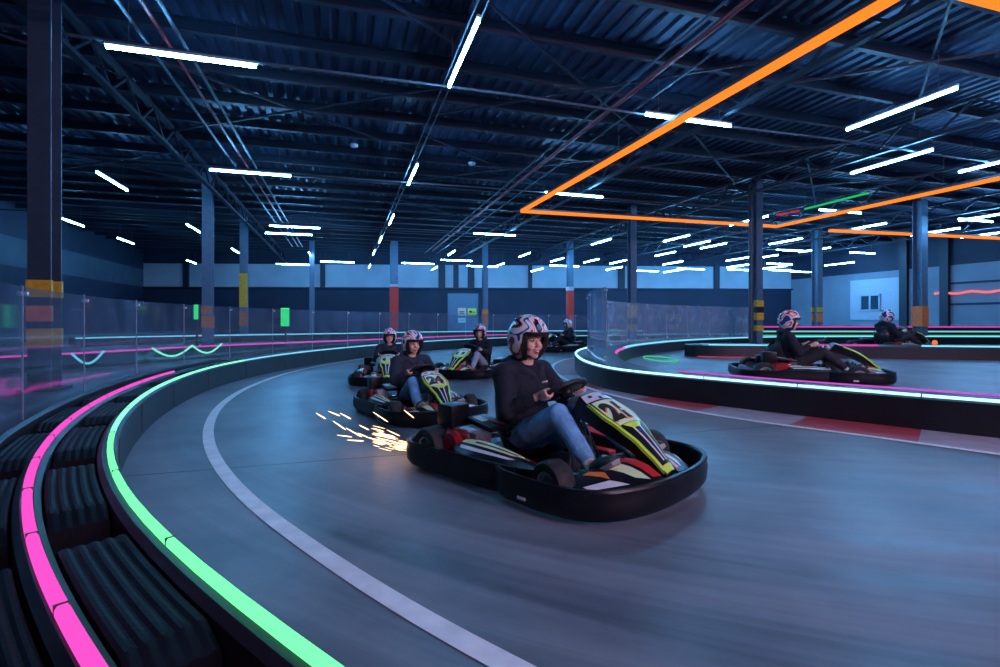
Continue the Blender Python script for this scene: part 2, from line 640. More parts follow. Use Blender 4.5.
def strip_rings(path, prof):
    """prof: closed list of (sideways, z)"""
    return [[p + n * a + Vector((0, 0, z)) for a, z in prof] for p, n in zip(path, normals(path))]


def led_profile(w, z, h):
    return [(-w / 2, z), (-w / 2, z + h * 0.55), (-w * 0.3, z + h), (w * 0.3, z + h), (w / 2, z + h * 0.55), (w / 2, z)]


def cam_depth(p):
    return Vector((p.x, p.y, 0)).dot(FV)


def led_run(path, name, label, mat_fn, z=0.30, w=0.05, h=0.028, seg_len=1.0, cat='light strip', segmented=True, group=None):
    """an LED strip lying along a path: glowing tube segments joined by dark clips"""
    step = (path[1] - path[0]).length
    n = max(1, int(round(seg_len / step)))
    if not segmented:
        o = MB().quadgrid(strip_rings(path, led_profile(w, z, h))).build(name, mat_fn(path[0]))
        return tag(o, label, cat, group)
    root = empty(name, path[0])
    tag(root, label, cat, group)
    inv = -Vector(path[0])
    k = 0
    while k < len(path) - 1:
        e = min(k + n, len(path) - 1)
        if len(path) - 1 - e < n // 2:
            e = len(path) - 1
        sub = path[k:e + 1]
        a, b = sub[0], sub[-1]
        sub = [a.lerp(sub[1], min(0.3, 0.006 / step))] + sub[1:-1] + [b.lerp(sub[-2], min(0.3, 0.006 / step))]
        MB().quadgrid([[q + inv for q in r] for r in strip_rings(sub, led_profile(w, z, h))]).build('tube_segment', mat_fn(sub[len(sub) // 2]), root)
        if e < len(path) - 1:
            nn = normals(path)[e]
            dd = (path[e] - path[e - 1]).normalized()
            rr = Matrix((dd, nn, Vector((0, 0, 1)))).transposed()
            MB().box(path[e] + inv + Vector((0, 0, z + h * 0.53)), (0.007, w * 1.04, h * 1.05), rr).build('joint_clip', M['clip'], root)
        k = e
    return root


# =================================================================== THE SETTING
fl = MB().quadgrid([[Vector((x, y, 0)) for x in (-16, 36)] for y in (-18, 48)], closed_ring=False).build('floor', M['floor'])
fl['kind'] = 'structure'


def structure(o, label=None, cat=None):
    o['kind'] = 'structure'
    if label: o['label'] = label
    if cat: o['category'] = cat
    return o


X0, X1, Y0, Y1 = -14.5, 33.5, -18.0, 45.0
ZR = 6.25
# corrugated roof sheet, ridges down the hall
prof = []
x = X0
while x < X1:
    prof += [(x, 0), (x + 0.13, 0), (x + 0.17, 0.06), (x + 0.26, 0.06)]
    x += 0.30
rings = []
for y in (Y0, 10, 25, Y1):
    rings.append([Vector((a, y, ZR + b)) for a, b in prof] + [Vector((a, y, ZR + b + 0.03)) for a, b in reversed(prof)])
structure(MB().quadgrid(rings).build('ceiling', M['roof'], smooth=False))

# purlins across the hall
y = -3.5
while y < 42:
    mb = MB()
    mb.box(((X0 + X1) / 2, y, 6.13), (X1 - X0, 0.03, 0.22))
    mb.box(((X0 + X1) / 2, y, 6.03), (X1 - X0, 0.11, 0.025))
    mb.box(((X0 + X1) / 2, y, 6.235), (X1 - X0, 0.11, 0.02))
    structure(mb.build('roof_beam', M['steel_dark'], smooth=False, origin=((X0 + X1) / 2, y, 6.1)))
    y += 1.5
# lattice girders down the hall
for gx in (-4.3, 7.8, 13.5, 19.0, 24.4, 29.5):
    mb = MB()
    zt, zb = 5.98, 5.42
    for zz in (zt, zb):
        mb.box((gx, (Y0 + Y1) / 2, zz), (0.12, Y1 - Y0, 0.08))
    y = Y0 + 0.2
    k = 0
    while y < Y1 - 1:
        a, b = (gx, y, zb if k % 2 else zt), (gx, y + 0.75, zt if k % 2 else zb)
        mb.beam(a, b, 0.05, 0.05)
        y += 0.75
        k += 1
    structure(mb.build('roof_truss', M['steel_dark'], smooth=False, origin=(gx, 20, 5.7)))
# roof wind bracing: crossed rods
for (gx0, gx1, yy) in ((-4.3, 2.0, 4.5), (-4.3, 2.0, 10.5), (2.0, 7.8, 7.5), (2.0, 7.8, 13.5), (7.8, 13.5, 4.5), (7.8, 13.5, 10.5), (-10.4, -4.3, 7.5), (-10.4, -4.3, 16.5), (13.5, 19.0, 12.0), (2.0, 7.8, 21.0)):
    mb = MB()
    mb.beam((gx0, yy, 5.96), (gx1, yy + 4.5, 5.96), 0.045, 0.045)
    mb.beam((gx1, yy, 5.9), (gx0, yy + 4.5, 5.9), 0.045, 0.045)
    structure(mb.build('roof_brace', M['steel_dark'], smooth=False, origin=((gx0 + gx1) / 2, yy + 2.2, 5.93)))

# ---- walls
def wall_run(a, b, z0, z1, t, name, mat, parts=()):
    a, b = Vector(a), Vector(b)
    mb = MB()
    mid = (a + b) / 2
    d = (b - a)
    L = d.length
    d.normalize()
    rot = Matrix((d, Vector((-d.y, d.x, 0)), Vector((0, 0, 1)))).transposed()
    n = Vector((-d.y, d.x, 0))
    mb.box(mid + n * t / 2 + Vector((0, 0, (z0 + z1) / 2)), (L, t, z1 - z0), rot)
    return structure(mb.build(name, mat, smooth=False, origin=mid))


FL, FR_ = C(-0.703 * 37, 37), C(0.574 * 39.5, 39.5)
fdir = (FR_ - FL).normalized()
FLx, FRx = FL - fdir * 0.3, FR_ + fdir * 0.3
wall_run(FLx, FRx, 0, 3.38, 0.3, 'wall_far', M['wall_dark'])
wall_run(FLx, FRx, 3.38, 5.15, 0.25, 'wall_far_upper', M['wall_light'])
wall_run(FLx, FRx, 5.15, 6.3, 0.3, 'wall_far_top', M['wall_dark'])
LW = FL.x - 0.1
wall_run((LW, Y0, 0), (LW, FL.y + 0.3, 0), 0, 3.4, 0.3, 'wall_left', M['wall_dark'])
wall_run((LW, Y0, 0), (LW, FL.y + 0.3, 0), 3.4, 4.7, 0.25, 'wall_left_upper', M['left_band'])
wall_run((LW, Y0, 0), (LW, FL.y + 0.3, 0), 4.7, 6.3, 0.3, 'wall_left_top', M['wall_dark'])
RW = FR_.x + 0.1
wall_run((RW, FR_.y + 0.3, 0), (RW, Y0, 0), 0, 4.15, 0.3, 'wall_right', M['wall_right'])
wall_run((RW, FR_.y + 0.3, 0), (RW, Y0, 0), 4.15, 6.3, 0.3, 'wall_right_top', M['wall_dark'])


def on_far(px, z, out=0.0):
    """a point of the far wall's face seen at column px"""
    t = (px - 500) / F_PX
    dirv = (RV * t + FV)
    n = Vector((fdir.y, -fdir.x, 0))
    s = (FL.dot(n)) / dirv.dot(n)
    p = dirv * s
    p.z = z
    return p + n * out


frot = Matrix((fdir, Vector((-fdir.y, fdir.x, 0)), Vector((0, 0, 1)))).transposed()
# dark mullion posts on the pale band of the far wall
for i, (px, w) in enumerate(((187, 0.35), (323, 0.3), (442, 0.5), (456, 0.4), (471, 0.5), (530, 0.3), (621, 0.5), (716, 0.4))):
    p = on_far(px, 4.3, 0.1)
    structure(MB().box(p, (w, 0.2, 1.9), frot).build('trim_%d' % (i + 1), M['steel_dark'], smooth=False, origin=p))
p = on_far(430, 3.38, 0.12)
structure(MB().box(on_far(467, 3.38, 0.1), (52.0, 0.14, 0.12), frot).build('trim_9', M['steel_dark'], smooth=False, origin=p))
# grey service door on the far wall
p = on_far(463, 1.35, 0.05)
dr = empty('door_1', on_far(463, 0, 0.05))
dr.rotation_euler.z = math.atan2(fdir.y, fdir.x)
structure(dr)
MB().box((0, 0, 1.5), (2.3, 0.08, 3.0), None, 0.01).build('door_panel', pmat('grey_blue_door', (0.11, 0.17, 0.25), 0.6), dr)
MB().box((-1.2, 0, 1.52), (0.1, 0.14, 3.05)).box((1.2, 0, 1.52), (0.1, 0.14, 3.05)).box((0, 0, 3.08), (2.5, 0.14, 0.1)).build('door_frame', M['steel_dark'], dr)
MB().box((0.85, -0.08, 1.1), (0.16, 0.05, 0.04), None, 0.01).build('door_handle', M['alu'], dr)


def notice(px, z, w, h, mat, label, lines):
    p = on_far(px, z, 0.14)
    r = empty('notice_sign', p)
    r.rotation_euler.z = math.atan2(fdir.y, fdir.x)
    tag(r, label, 'sign', 'notices on the far door')
    MB().box((0, 0, 0), (w, 0.03, h), None, 0.005).build('board', mat, r)
    mb = MB()
    for (a, b, c, e) in lines:
        mb.box((a * w, -0.018, b * h), (c * w, 0.008, e * h))
    mb.build('lettering', M['black_vinyl'], r)
pm = pmat('peach_notice', (0.8, 0.5, 0.36), 0.6)
ym = pmat('yellow_notice', (0.72, 0.78, 0.1), 0.6)
wm = pmat('pale_notice', (0.6, 0.72, 0.66), 0.6)
notice(462, 1.62, 0.62, 0.58, pm, 'peach coloured notice on the grey door of the far wall', ((0, 0.0, 0.6, 0.12), (0, -0.22, 0.5, 0.1)))
notice(472, 1.62, 0.66, 0.52, ym, 'yellow notice beside the peach one on the far door', ((-0.15, 0.0, 0.34, 0.26), (0.22, -0.05, 0.25, 0.14)))
notice(462, 0.98, 0.58, 0.36, wm, 'small pale green notice below the peach one', ((0, 0.05, 0.5, 0.1),))

# right wall: window, white panel
def on_right(px, z, out=0.0):
    t = (px - 500) / F_PX
    dirv = RV * t + FV
    s = (RW) / dirv.x
    p = dirv * s
    p.z = z
    return p + Vector((-out, 0, 0))
a, b = on_right(851, 0), on_right(906, 0)
p = (a + b) / 2
structure(MB().box((RW - 0.04, p.y, 2.35), (0.08, abs(a.y - b.y), 2.7), None, 0.01).build('wall_right_panel', M['white_panel'], origin=(RW, p.y, 2.3)))
a, b = on_right(862, 0), on_right(881, 0)
p = (a + b) / 2
wn = empty('window_1', (RW - 0.1, p.y, 2.15))
structure(wn)
ww = abs(a.y - b.y)
MB().box((0, 0, 0), (0.05, ww, 0.95)).build('window_pane', M['window_dark'], wn)
mb = MB()
for s in (-1, 0, 1):
    mb.box((-0.02, s * ww / 2, 0), (0.1, 0.1, 1.1))
mb.box((-0.02, 0, 0.5), (0.1, ww + 0.1, 0.1)).box((-0.02, 0, -0.5), (0.1, ww + 0.1, 0.1))
mb.build('window_frame', M['white_panel'], wn, smooth=False)
for i, px in enumerate((905, 946)):
    q = on_right(px, 0)
    structure(MB().box((RW - 0.1, q.y, 3.1), (0.2, 0.45, 6.2)).build('trim_%d' % (10 + i), M['steel_dark'], origin=(RW, q.y, 0)))
q0, q1 = on_right(945, 0), on_right(1010, 0)
for i, zz in enumerate((3.1, 1.9)):
    structure(MB().box((RW - 0.03, (q0.y + q1.y) / 2, zz), (0.06, abs(q0.y - q1.y), 0.12)).build('trim_%d' % (12 + i), M['steel_dark'], origin=(RW, q0.y, zz)))
q0, q1 = on_right(936, 2.55, 0.12), on_right(1015, 2.55, 0.12)
pts = [q0.lerp(q1, k / 12) + Vector((0, 0, 0.05 * math.sin(k * 1.3))) for k in range(13)]
tag(MB().tube(pts, 0.07, 8).build('led_strip', emat('salmon_led_glow', (1, 0.22, 0.28), 0.9), origin=q0), 'salmon pink light strip high on the pale right wall', 'light strip')

# ---- columns
def column(px, d, size, name_label, bands, top=6.2, steel='steel_col'):
    p = PD(px, d)
    r = empty('steel_column', p)
    tag(r, name_label, 'column', kind='structure')
    mb = MB()
    t = size * 0.09
    mb.box((0, -size / 2, top / 2), (size, t, top)).box((0, size / 2, top / 2), (size, t, top)).box((0, 0, top / 2), (t, size, top))
    mb.build('shaft', M['steel_lightened' if px > 190 else steel], r, smooth=False)
    MB().box((0, 0, 0.02), (size * 1.7, size * 1.7, 0.04), None, 0.006).build('base_plate', M['steel_dark'], r)
    for (z0, z1, mt, s) in bands:
        e = 0.012
        mb = MB()
        hh = z1 - z0
        if s == 'all':
            mb.box((0, 0, (z0 + z1) / 2), (size + e * 4, size + t + e * 4, hh), None, 0.008)
        elif s == 'front':
            mb.box((0, -size / 2, (z0 + z1) / 2), (size + e * 2, t + e * 2, hh))
        else:
            mb.box((0, -size / 2, (z0 + z1) / 2), (size + e * 2, t + e * 2, hh)).box((0, size / 2, (z0 + z1) / 2), (size + e * 2, t + e * 2, hh))
        mb.build('hazard_band', mt, r, smooth=False)
    return r


Yb, Ob, Rb = M['yellow'], M['orange_wrap'], M['red_wrap']
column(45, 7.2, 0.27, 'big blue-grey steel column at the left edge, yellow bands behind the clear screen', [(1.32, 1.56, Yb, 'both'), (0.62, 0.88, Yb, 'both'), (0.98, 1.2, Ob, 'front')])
column(208, 18, 0.31, 'blue-grey steel column with orange patches, behind the left screen', [(1.2, 1.5, Ob, 'front'), (0.72, 1.15, Ob, 'both')])
column(244, 24, 0.32, 'slimmer steel column with orange and yellow patches right of the orange patched one', [(0.7, 1.45, Ob, 'front'), (1.6, 3.2, Yb, 'front')])
column(312, 33, 0.3, 'plain thin steel column far back, before the dark far wall', [])
column(394, 33.5, 0.48, 'red wrapped column at the far wall above the karts', [(0.3, 3.2, Rb, 'all'), (3.2, 3.36, M['white_panel'], 'all')])
column(485, 33, 0.32, 'thin dark column right of the far grey door', [(0.6, 1.7, Ob, 'both')])
column(570, 33.5, 0.34, 'red and white banded column behind the driver in the multicolour helmet', [(0.2, 2.95, Rb, 'all'), (2.95, 3.2, M['white_panel'], 'all')])
column(632, 23, 0.3, 'steel column with yellow hazard bands behind the curved clear screen', [(1.1, 1.68, Yb, 'both'), (0.5, 0.8, Yb, 'both'), (0.8, 1.1, M['black'], 'both')])
column(757, 18.5, 0.26, 'steel column with yellow hazard bands left of the rider in the blurred kart', [(1.48, 1.72, Yb, 'all'), (1.0, 1.26, Yb, 'all'), (1.27, 1.47, M['black'], 'all'), (0.6, 0.8, Yb, 'all')])
tag(MB().tube([PD(751, 18.3, 0.0), PD(751, 18.3, 5.9)], 0.085, 12).build('downpipe', M['steel_col'], origin=PD(751, 18.3)), 'slim round downpipe standing against the yellow banded column', 'pipe')
column(817, 28, 0.36, 'steel column with an orange patch in front of the pale right corner', [(0.9, 1.35, Ob, 'both'), (1.45, 1.7, Yb, 'both')])
column(920, 22, 0.36, 'steel column with orange wrap in front of the pale right wall', [(0.72, 1.6, Ob, 'all')])

# ---- green lit boxes beyond the left screen
for (px, d, z0, z1, w, lb) in ((196, 16.5, 1.02, 1.5, 0.13, 'small green lit box left of the orange patched column'), (285, 21, 0.74, 1.5, 0.34, 'large green lit panel between the screens, right of the two columns')):
    p = PD(px, d)
    r = empty('light_box', p)
    r.rotation_euler.z = -YAW
    tag(r, lb, 'light box')
    MB().box((0, 0, (z0 + z1) / 2), (w, 0.05, z1 - z0), None, 0.01).build('lit_face', M['green_box'], r)
    MB().box((0, 0.05, (z0 + z1) / 2), (w + 0.04, 0.06, z1 - z0 + 0.04)).box((0, 0.06, z0 / 2), (0.05, 0.05, z0)).build('casing', M['steel_dark'], r, smooth=False)

# =================================================================== CEILING LIGHTS
ZL = 5.2
lamps = []
for s in """T 110 46 258 68
L 478 25 446 90
L 95 172 131 192
T 209 170 293 176
L 418 164 407 187
T 650 116 729 125
T 545 193 604 197
L 842 130 951 92
L 848 173 930 152
L 393 214 390 226
L 382 237 379 243
L 375 249 373 256
L 370 264 369 269
L 184 223 203 234
T 268 226 322 228
T 265 233 313 235
L 230 248 241 254
L 57 217 86 227
L 115 237 137 245
L 185 260 198 264
T 277 264 310 265
T 322 262 353 262
L 307 252 313 257
T 403 263 433 264
T 440 260 473 261
T 475 234 515 235
L 447 255 456 251
L 432 270 437 267
T 470 266 495 267
L 494 267 505 263
L 517 258 532 252
L 550 262 564 258
T 552 266 577 266
L 590 245 612 239
L 582 263 600 259
L 608 264 628 260
L 606 270 622 267
L 533 271 541 269
L 661 242 691 235
L 656 256 674 252
L 662 265 683 261
L 668 272 678 270
T 637 271 653 271
T 680 269 702 269
L 729 225 767 217
L 766 245 804 238
L 700 249 726 243
L 690 245 703 243
T 776 250 805 251
L 800 252 828 248
L 732 260 744 258
L 728 268 749 264
T 732 270 750 270
L 761 258 769 256
T 767 264 792 264
L 765 269 782 266
T 771 270 793 271
T 794 272 812 272
T 819 210 862 213
L 840 232 885 223
L 910 236 959 228
L 968 238 1004 231
T 962 220 990 221
L 975 219 1004 213
L 933 252 973 247
L 970 260 1004 255
T 845 253 880 253
L 818 266 860 262
L 878 262 915 257
L 890 267 917 263
L 856 273 880 270
L 993 164 1018 158""".splitlines():
    t = s.split()
    lamps.append((t[0],) + tuple(float(q) for q in t[1:]))


def lamp_proto(length):
    r = empty('ceiling_light')
    MB().box((0, 0, 0.055), (length + 0.04, 0.06, 0.045), None, 0.008).build('housing', M['fixture'], r)
    MB().tube([(-length / 2, 0, 0), (length / 2, 0, 0)], 0.027, 10).build('tube', M['tube'], r)
    for s in (-1, 1):
        MB().tube([(s * length * 0.36, 0, 0.08), (s * length * 0.36, 0, 0.76)], 0.006, 6).build('hanger', M['conduit'], r)
    return r


protoL = lamp_proto(2.1)
used = False
order = sorted(range(len(lamps)), key=lambda i: (lamps[i][1] + lamps[i][3]))
rank = {}
cnt = {'T': 0, 'L': 0}
for i in order:
    rank[i] = cnt[lamps[i][0]]
    cnt[lamps[i][0]] += 1
special = {0: 'long white tube light nearest the top left corner', 1: 'white tube light at the top, pointing down the hall over the kart track',
           5: 'crosswise tube light crossing behind the diagonal orange bar', 6: 'crosswise tube light touching the corner of the orange frame',
           7: 'upper of two slanting tube lights at top right', 8: 'lower of two slanting tube lights at top right'}
for i, (k, ax, ay, bx, by) in enumerate(lamps):
    mx, my = (ax + bx) / 2, (ay + by) / 2
    z = ZL
    d = (z - HC) * F_PX / (HOR - my)
    if d > 33:
        d = 33 + (d - 33) * 0.12
        z = HC + d * (HOR - my) / F_PX
    lo = protoL if not used else copy_tree(protoL)
    used = True
    lo.location = PD(mx, d, z)
    lo.rotation_euler.z = 0 if k == 'T' else PI / 2
    lb = special.get(i)
    if lb is None:
        lb = ('crosswise' if k == 'T' else 'lengthwise') + ' white tube light, ' + ordinal(rank[i]) + ' from the left among the ' + ('crosswise' if k == 'T' else 'lengthwise') + ' ceiling tubes'
    tag(lo, lb, 'ceiling light', 'tube lights under the hall roof')
    lo.name = 'ceiling_light'
# same fixtures go on overhead; the warm ones behind are added to light faces
protoW = lamp_proto(2.1)
for ch in protoW.children:
    if ch.name.startswith('tube'):
        ch.data.materials[0] = M['tube_face_fill']
added_lamps = ((0.5, 2.0, 0), (9.0, 1.0, 0), (12.5, 3.0, 0), (4.0, -6.0, 1), (8.0, -6.0, 1), (5.5, -10.5, 1), (10.0, -10.5, 1), (12.5, -5.0, 1))
firstW = True
for lx, ly, warm in added_lamps:
    if warm:
        lo = protoW if firstW else copy_tree(protoW)
        firstW = False
    else:
        lo = copy_tree(protoL)
    lo.location = (lx, ly, ZL)
    lo.rotation_euler.z = 0
    tag(lo, 'unseen tube light added outside the picture to light the near track and drivers', 'ceiling light', 'tube lights over the near track')

# cable runs carrying the lights
runs = []
def crun(a, b, label, r=0.02, sag=0.0, m='conduit', nm='cable_conduit', cat='conduit'):
    a, b = Vector(a), Vector(b)
    pts = [a.lerp(b, k / 16) - Vector((0, 0, sag * math.sin(PI * 4 * k / 16) ** 2)) for k in range(17)]
    o = MB().tube(pts, r, 8).build(nm, M[m], origin=a)
    return tag(o, label, cat)
p0 = PD(184, (ZL - HC) * F_PX / (HOR - 57))
crun((LW + 0.3, p0.y, 5.32), (20, p0.y, 5.32), 'pale cable tray crossing the roof at the nearest crosswise light', 0.028, 0.05, nm='ceiling_cable', cat='cable')
p1 = PD(251, (ZL - HC) * F_PX / (HOR - 173))
crun((LW + 0.3, p1.y, 5.32), (24, p1.y, 5.32), 'pale cable crossing the roof at the second row of crosswise lights', 0.024, 0.05, nm='ceiling_cable', cat='cable')
p2 = PD(295, (ZL - HC) * F_PX / (HOR - 227))
crun((LW + 0.3, p2.y, 5.32), (28, p2.y, 5.32), 'pale cable crossing the roof at the third row of crosswise lights', 0.03, 0.05, nm='ceiling_cable', cat='cable')
p3 = PD(462, (ZL - HC) * F_PX / (HOR - 57))
crun((p3.x - 0.06, -2, 5.33), (p3.x - 0.06, 36, 5.33), 'paired conduit running down the hall along the centre row of lights', 0.018, nm='ceiling_conduit')
crun((p3.x + 0.1, -2, 5.38), (p3.x + 0.1, 36, 5.38), 'second conduit of the pair beside the centre row of lights', 0.018, nm='ceiling_conduit')
for (px, py, lb) in ((195, 110, 'leftmost conduit running down the hall past the nearest crosswise light'), (240, 140, 'conduit running down the hall right of the leftmost one'), (262, 190, 'rusty red conduit running down the hall at left')):
    q = P(px, py, 5.6)
    crun((q.x, 0, 5.6), (q.x, 34, 5.6), lb, 0.03, m='red_pipe' if 'red' in lb else 'conduit', nm='ceiling_conduit')
q = P(640, 86, 5.7)
crun((q.x, -3, 5.7), (q.x, 34, 5.7), 'red sprinkler pipe running down the hall left of the orange frame', 0.05, m='red_pipe', nm='ceiling_pipe', cat='pipe')
q = P(560, 140, 5.5)
for k, (dx_, lb) in enumerate(((0, 'grey conduit running down the hall left of the red pipe'), (0.8, 'grey conduit running down the hall close to the red pipe'))):
    crun((q.x + dx_, 4, 5.5), (q.x + dx_, 34, 5.5), lb, 0.022, nm='ceiling_conduit')
# smoke detectors
for (px, py, lb) in ((354, 147, 'small white smoke detector left of the centre row of lights'), (472, 165, 'flat white smoke detector right of the centre row of lights')):
    q = P(px, py, 5.9)
    r = empty('smoke_detector', q)
    tag(r, lb, 'smoke detector')
    MB().lathe([(0.0, 0.001), (0.0, 0.09), (0.05, 0.12), (0.07, 0.12), (0.07, 0.001)], (0, 0, 0), (0, 0, 1), 20).build('dome', M['white_panel'], r)
    MB().tube([(0, 0, 0.06), (0, 0, 0.33)], 0.015, 8).build('mount', M['conduit'], r)

# orange LED frame hung under the roof
ZO = 5.0
def orange_bar(a, b, root, w=0.115):
    a, b = Vector(a), Vector(b)
    MB().beam(a, b, w, 0.1).build('light_bar', M['orange_led'], root)
    MB().beam(a + Vector((0, 0, 0.075)), b + Vector((0, 0, 0.075)), w + 0.04, 0.06).build('bar_housing', M['orange_housing'], root)
fr = empty('overhead_orange_light', (6.35, 4.25, ZO))
tag(fr, 'large rectangular orange light frame hung under the roof', 'light frame')
wX, wY = 11.3, 13.25
for a, b in (((0.16, 0, 0), (-0.14, wY, 0)), ((-0.14, wY, 0), (wX, wY - 0.35, 0)), ((wX, wY - 0.35, 0), (wX, 0, 0)), ((0.16, 0, 0), (wX, 0, 0))):
    orange_bar(a, b, fr)
for xx in (0, wX):
    for yy in (0.2, wY * 0.5, wY - 0.5):
        MB().tube([(xx, yy, 0.1), (xx, yy, 1.0)], 0.006, 6).build('hanger', M['conduit'], fr)
g0, g1 = P(830, 230.5, ZO), P(1004, 238.5, ZO)
fr = empty('overhead_orange_light', g0)
tag(fr, 'single orange light bar behind the orange frame at far right', 'light frame')
orange_bar((0, 0, 0), g1 + (g1 - g0) * 0.3 - g0, fr, 0.18)
for xx in (0.3, 7):
    MB().tube([(xx, 0, 0.1), (xx, 0, 1.0)], 0.006, 6).build('hanger', M['conduit'], fr)
g0, g1 = P(805, 209, 5.3), P(868, 193, 5.3)
gb = empty('light_bar', g0)
tag(gb, 'thin green light bar under the roof with a red end', 'light bar')
MB().beam((0, 0, 0), g1 - g0, 0.07, 0.06).build('green_tube', emat('green_bar_glow', (0.02, 0.6, 0.16), 0.8), gb)
MB().beam(P(777, 215, 5.3) - g0, P(799, 210.5, 5.3) - g0, 0.06, 0.06).build('red_tube', emat('red_bar_glow', (0.7, 0.03, 0.06), 0.8), gb)
for q in (Vector((0, 0, 0)), g1 - g0):
    MB().tube([q, q + Vector((0, 0, 0.7))], 0.006, 6).build('hanger', M['conduit'], gb)

# =================================================================== OUTER TRACK BARRIER (left)
G_pts = [(0.55, 0.35), (0.1, 0.68), (-0.325, 1.025), (-0.603, 1.219), (-0.85, 1.431), (-1.107, 1.644), (-1.404, 1.942), (-1.65, 2.18), (-1.915, 2.489), (-2.227, 2.898), (-2.507, 3.288), (-2.91, 3.972), (-3.379, 4.876), (-3.82, 5.99), (-4.22, 7.4), (-4.38, 8.84), (-4.32, 10.4), (-3.80, 12.8), (-2.61, 15.9), (-1.23, 18.1), (0.2, 19.7), (2.4, 21.4), (5.2, 22.9), (9, 24.0), (14, 24.4), (20, 24.2), (24, 23.9)]
def smoothed(path, it):
    path = [p.copy() for p in path]
    for _ in range(it):
        path = [path[0]] + [(a + b * 2 + c) / 4 for a, b, c in zip(path, path[1:], path[2:])] + [path[-1]]
    return path
G0 = smoothed(resample(spline([C(*p) for p in G_pts], 0.25), 0.1), 60)
G = resample(G0, 0.25)
LEN = [0.0]
for a, b in zip(G, G[1:]):
    LEN.append(LEN[-1] + (b - a).length)
BH = 0.30
dN = [i for i, p in enumerate(G) if cam_depth(p) > 7.0][0]


def body(name, pathA, pathB, z0, z1, mat, label, cat='barrier', group=None, lip=0.0):
    """solid between two edge paths of equal length"""
    rings = []
    for a, b in zip(pathA, pathB):
        v = (b - a).normalized()
        c = 0.02
        rings.append([Vector((a.x, a.y, z0)), a + Vector((0, 0, z1 - c)), a + v * c + Vector((0, 0, z1)), b - v * c + Vector((0, 0, z1)), b + Vector((0, 0, z1 - c)), Vector((b.x, b.y, z0))])
    o = MB().quadgrid(rings).build(name, mat, angle=30, origin=pathA[len(pathA) // 2])
    if label:
        tag(o, label, cat, group)
    return o


# inner kerb rail (its face looks onto the track), full length
rail = body('barrier_rail', offset(G, -0.012), offset(G, 0.075), 0.0, BH, M['barrier'], 'long black barrier rail curving along the outer edge of the track')
mbj = MB()
nG = normals(G)
for k in range(4, dN + 30, 6):
    dd = (G[k + 1] - G[k]).normalized()
    rr = Matrix((dd, nG[k], Vector((0, 0, 1)))).transposed()
    mbj.box(G[k] - nG[k] * 0.013 + Vector((0, 0, 0.15)), (0.012, 0.012, 0.24), rr)
mbj.build('rail_seam', M['clip'], rail, smooth=False, origin=None)
rail.children[0].location = -Vector(rail.location)
# ridged blocks between the rail and the pink strip, and outside the pink strip
def ridged(path, n0, n1, zt):
    """plastic block along path, between sideways n0 and n1, ribs lengthwise on top"""
    prof = [(n0, 0.02), (n0, zt - 0.03)]
    m = 5
    for k in range(m):
        a = n0 + (n1 - n0) * (k + 0.08) / m
        b = n0 + (n1 - n0) * (k + 0.36) / m
        c = n0 + (n1 - n0) * (k + 0.64) / m
        e = n0 + (n1 - n0) * (k + 0.92) / m
        prof += [(a, zt - 0.005), (b, zt), (c, zt), (e, zt - 0.005)]
    prof += [(n1, zt - 0.03), (n1, 0.02)]
    rings = strip_rings(path, prof)
    # slope the ends
    def end(i, j):
        rings[i] = [Vector((p.x, p.y, p.z if p.z < 0.05 else p.z - 0.04)) for p in rings[i]]
    end(0, 1)
    end(-1, -2)
    return MB().quadgrid(rings)
Gf = resample(G0, 0.08)
LF = [0.0]
for a, b in zip(Gf, Gf[1:]):
    LF.append(LF[-1] + (b - a).length)
tot = [i for i, p in enumerate(Gf) if cam_depth(p) > 9.5][0]
edges = []
k = 4
while k + 13 < tot:
    edges.append((k, k + 11))
    k += 14
nb = len(edges)
for i, (a, b) in enumerate(edges):
    s = i + 1
    nm = 'ridged black barrier block between the green and pink strips, ' + (ordinal(i) + ' up from the bottom edge')
    o = ridged(Gf[a:b + 1], 0.082, 0.262, BH - 0.015).build('barrier_block', M['barrier_top'], angle=25, origin=Gf[(a + b) // 2])
    tag(o, nm, 'barrier block', 'ridged blocks between the strips')
    o = ridged(Gf[a:b + 1], 0.36, 0.52, BH - 0.03).build('barrier_block', M['barrier_top'], angle=25, origin=Gf[(a + b) // 2] + normals(Gf)[a] * 0.44)
    tag(o, 'black barrier block outside the pink strip, ' + ordinal(i) + ' up from the bottom edge', 'barrier block', 'blocks outside the pink strip')
last = edges[-1][1]
GN = Gf[:last + 2]
body('barrier_rail', offset(GN, 0.27), offset(GN, 0.352), 0.0, BH, M['barrier'], 'black middle rail that carries the pink light strip')
body('barrier_rail', offset(GN, 0.53), offset(GN, 0.58), 0.0, BH + 0.02, M['barrier'], 'black outer rail at the foot of the left clear screen')
far = Gf[last + 2::3]
body('track_barrier', offset(far, 0.085), offset(far, 0.58), 0.0, BH - 0.01, M['barrier'], 'wide black barrier body curving away behind the karts')


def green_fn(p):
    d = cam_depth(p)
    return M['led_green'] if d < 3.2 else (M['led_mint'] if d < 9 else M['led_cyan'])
i20 = [i for i, p in enumerate(Gf) if cam_depth(p) > 23.6][0]
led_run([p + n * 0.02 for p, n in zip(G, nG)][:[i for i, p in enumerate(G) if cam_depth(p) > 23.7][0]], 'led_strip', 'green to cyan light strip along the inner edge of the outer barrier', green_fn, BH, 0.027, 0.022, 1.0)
ip = [i for i, p in enumerate(Gf) if cam_depth(p) > 6.9][0]
led_run(resample([p + n * 0.31 for p, n in zip(Gf, normals(Gf))][:ip], 0.1), 'led_strip', 'pink light strip on the left barrier, outside the green one', lambda p: M['led_pink'], BH, 0.031, 0.022, 0.6)

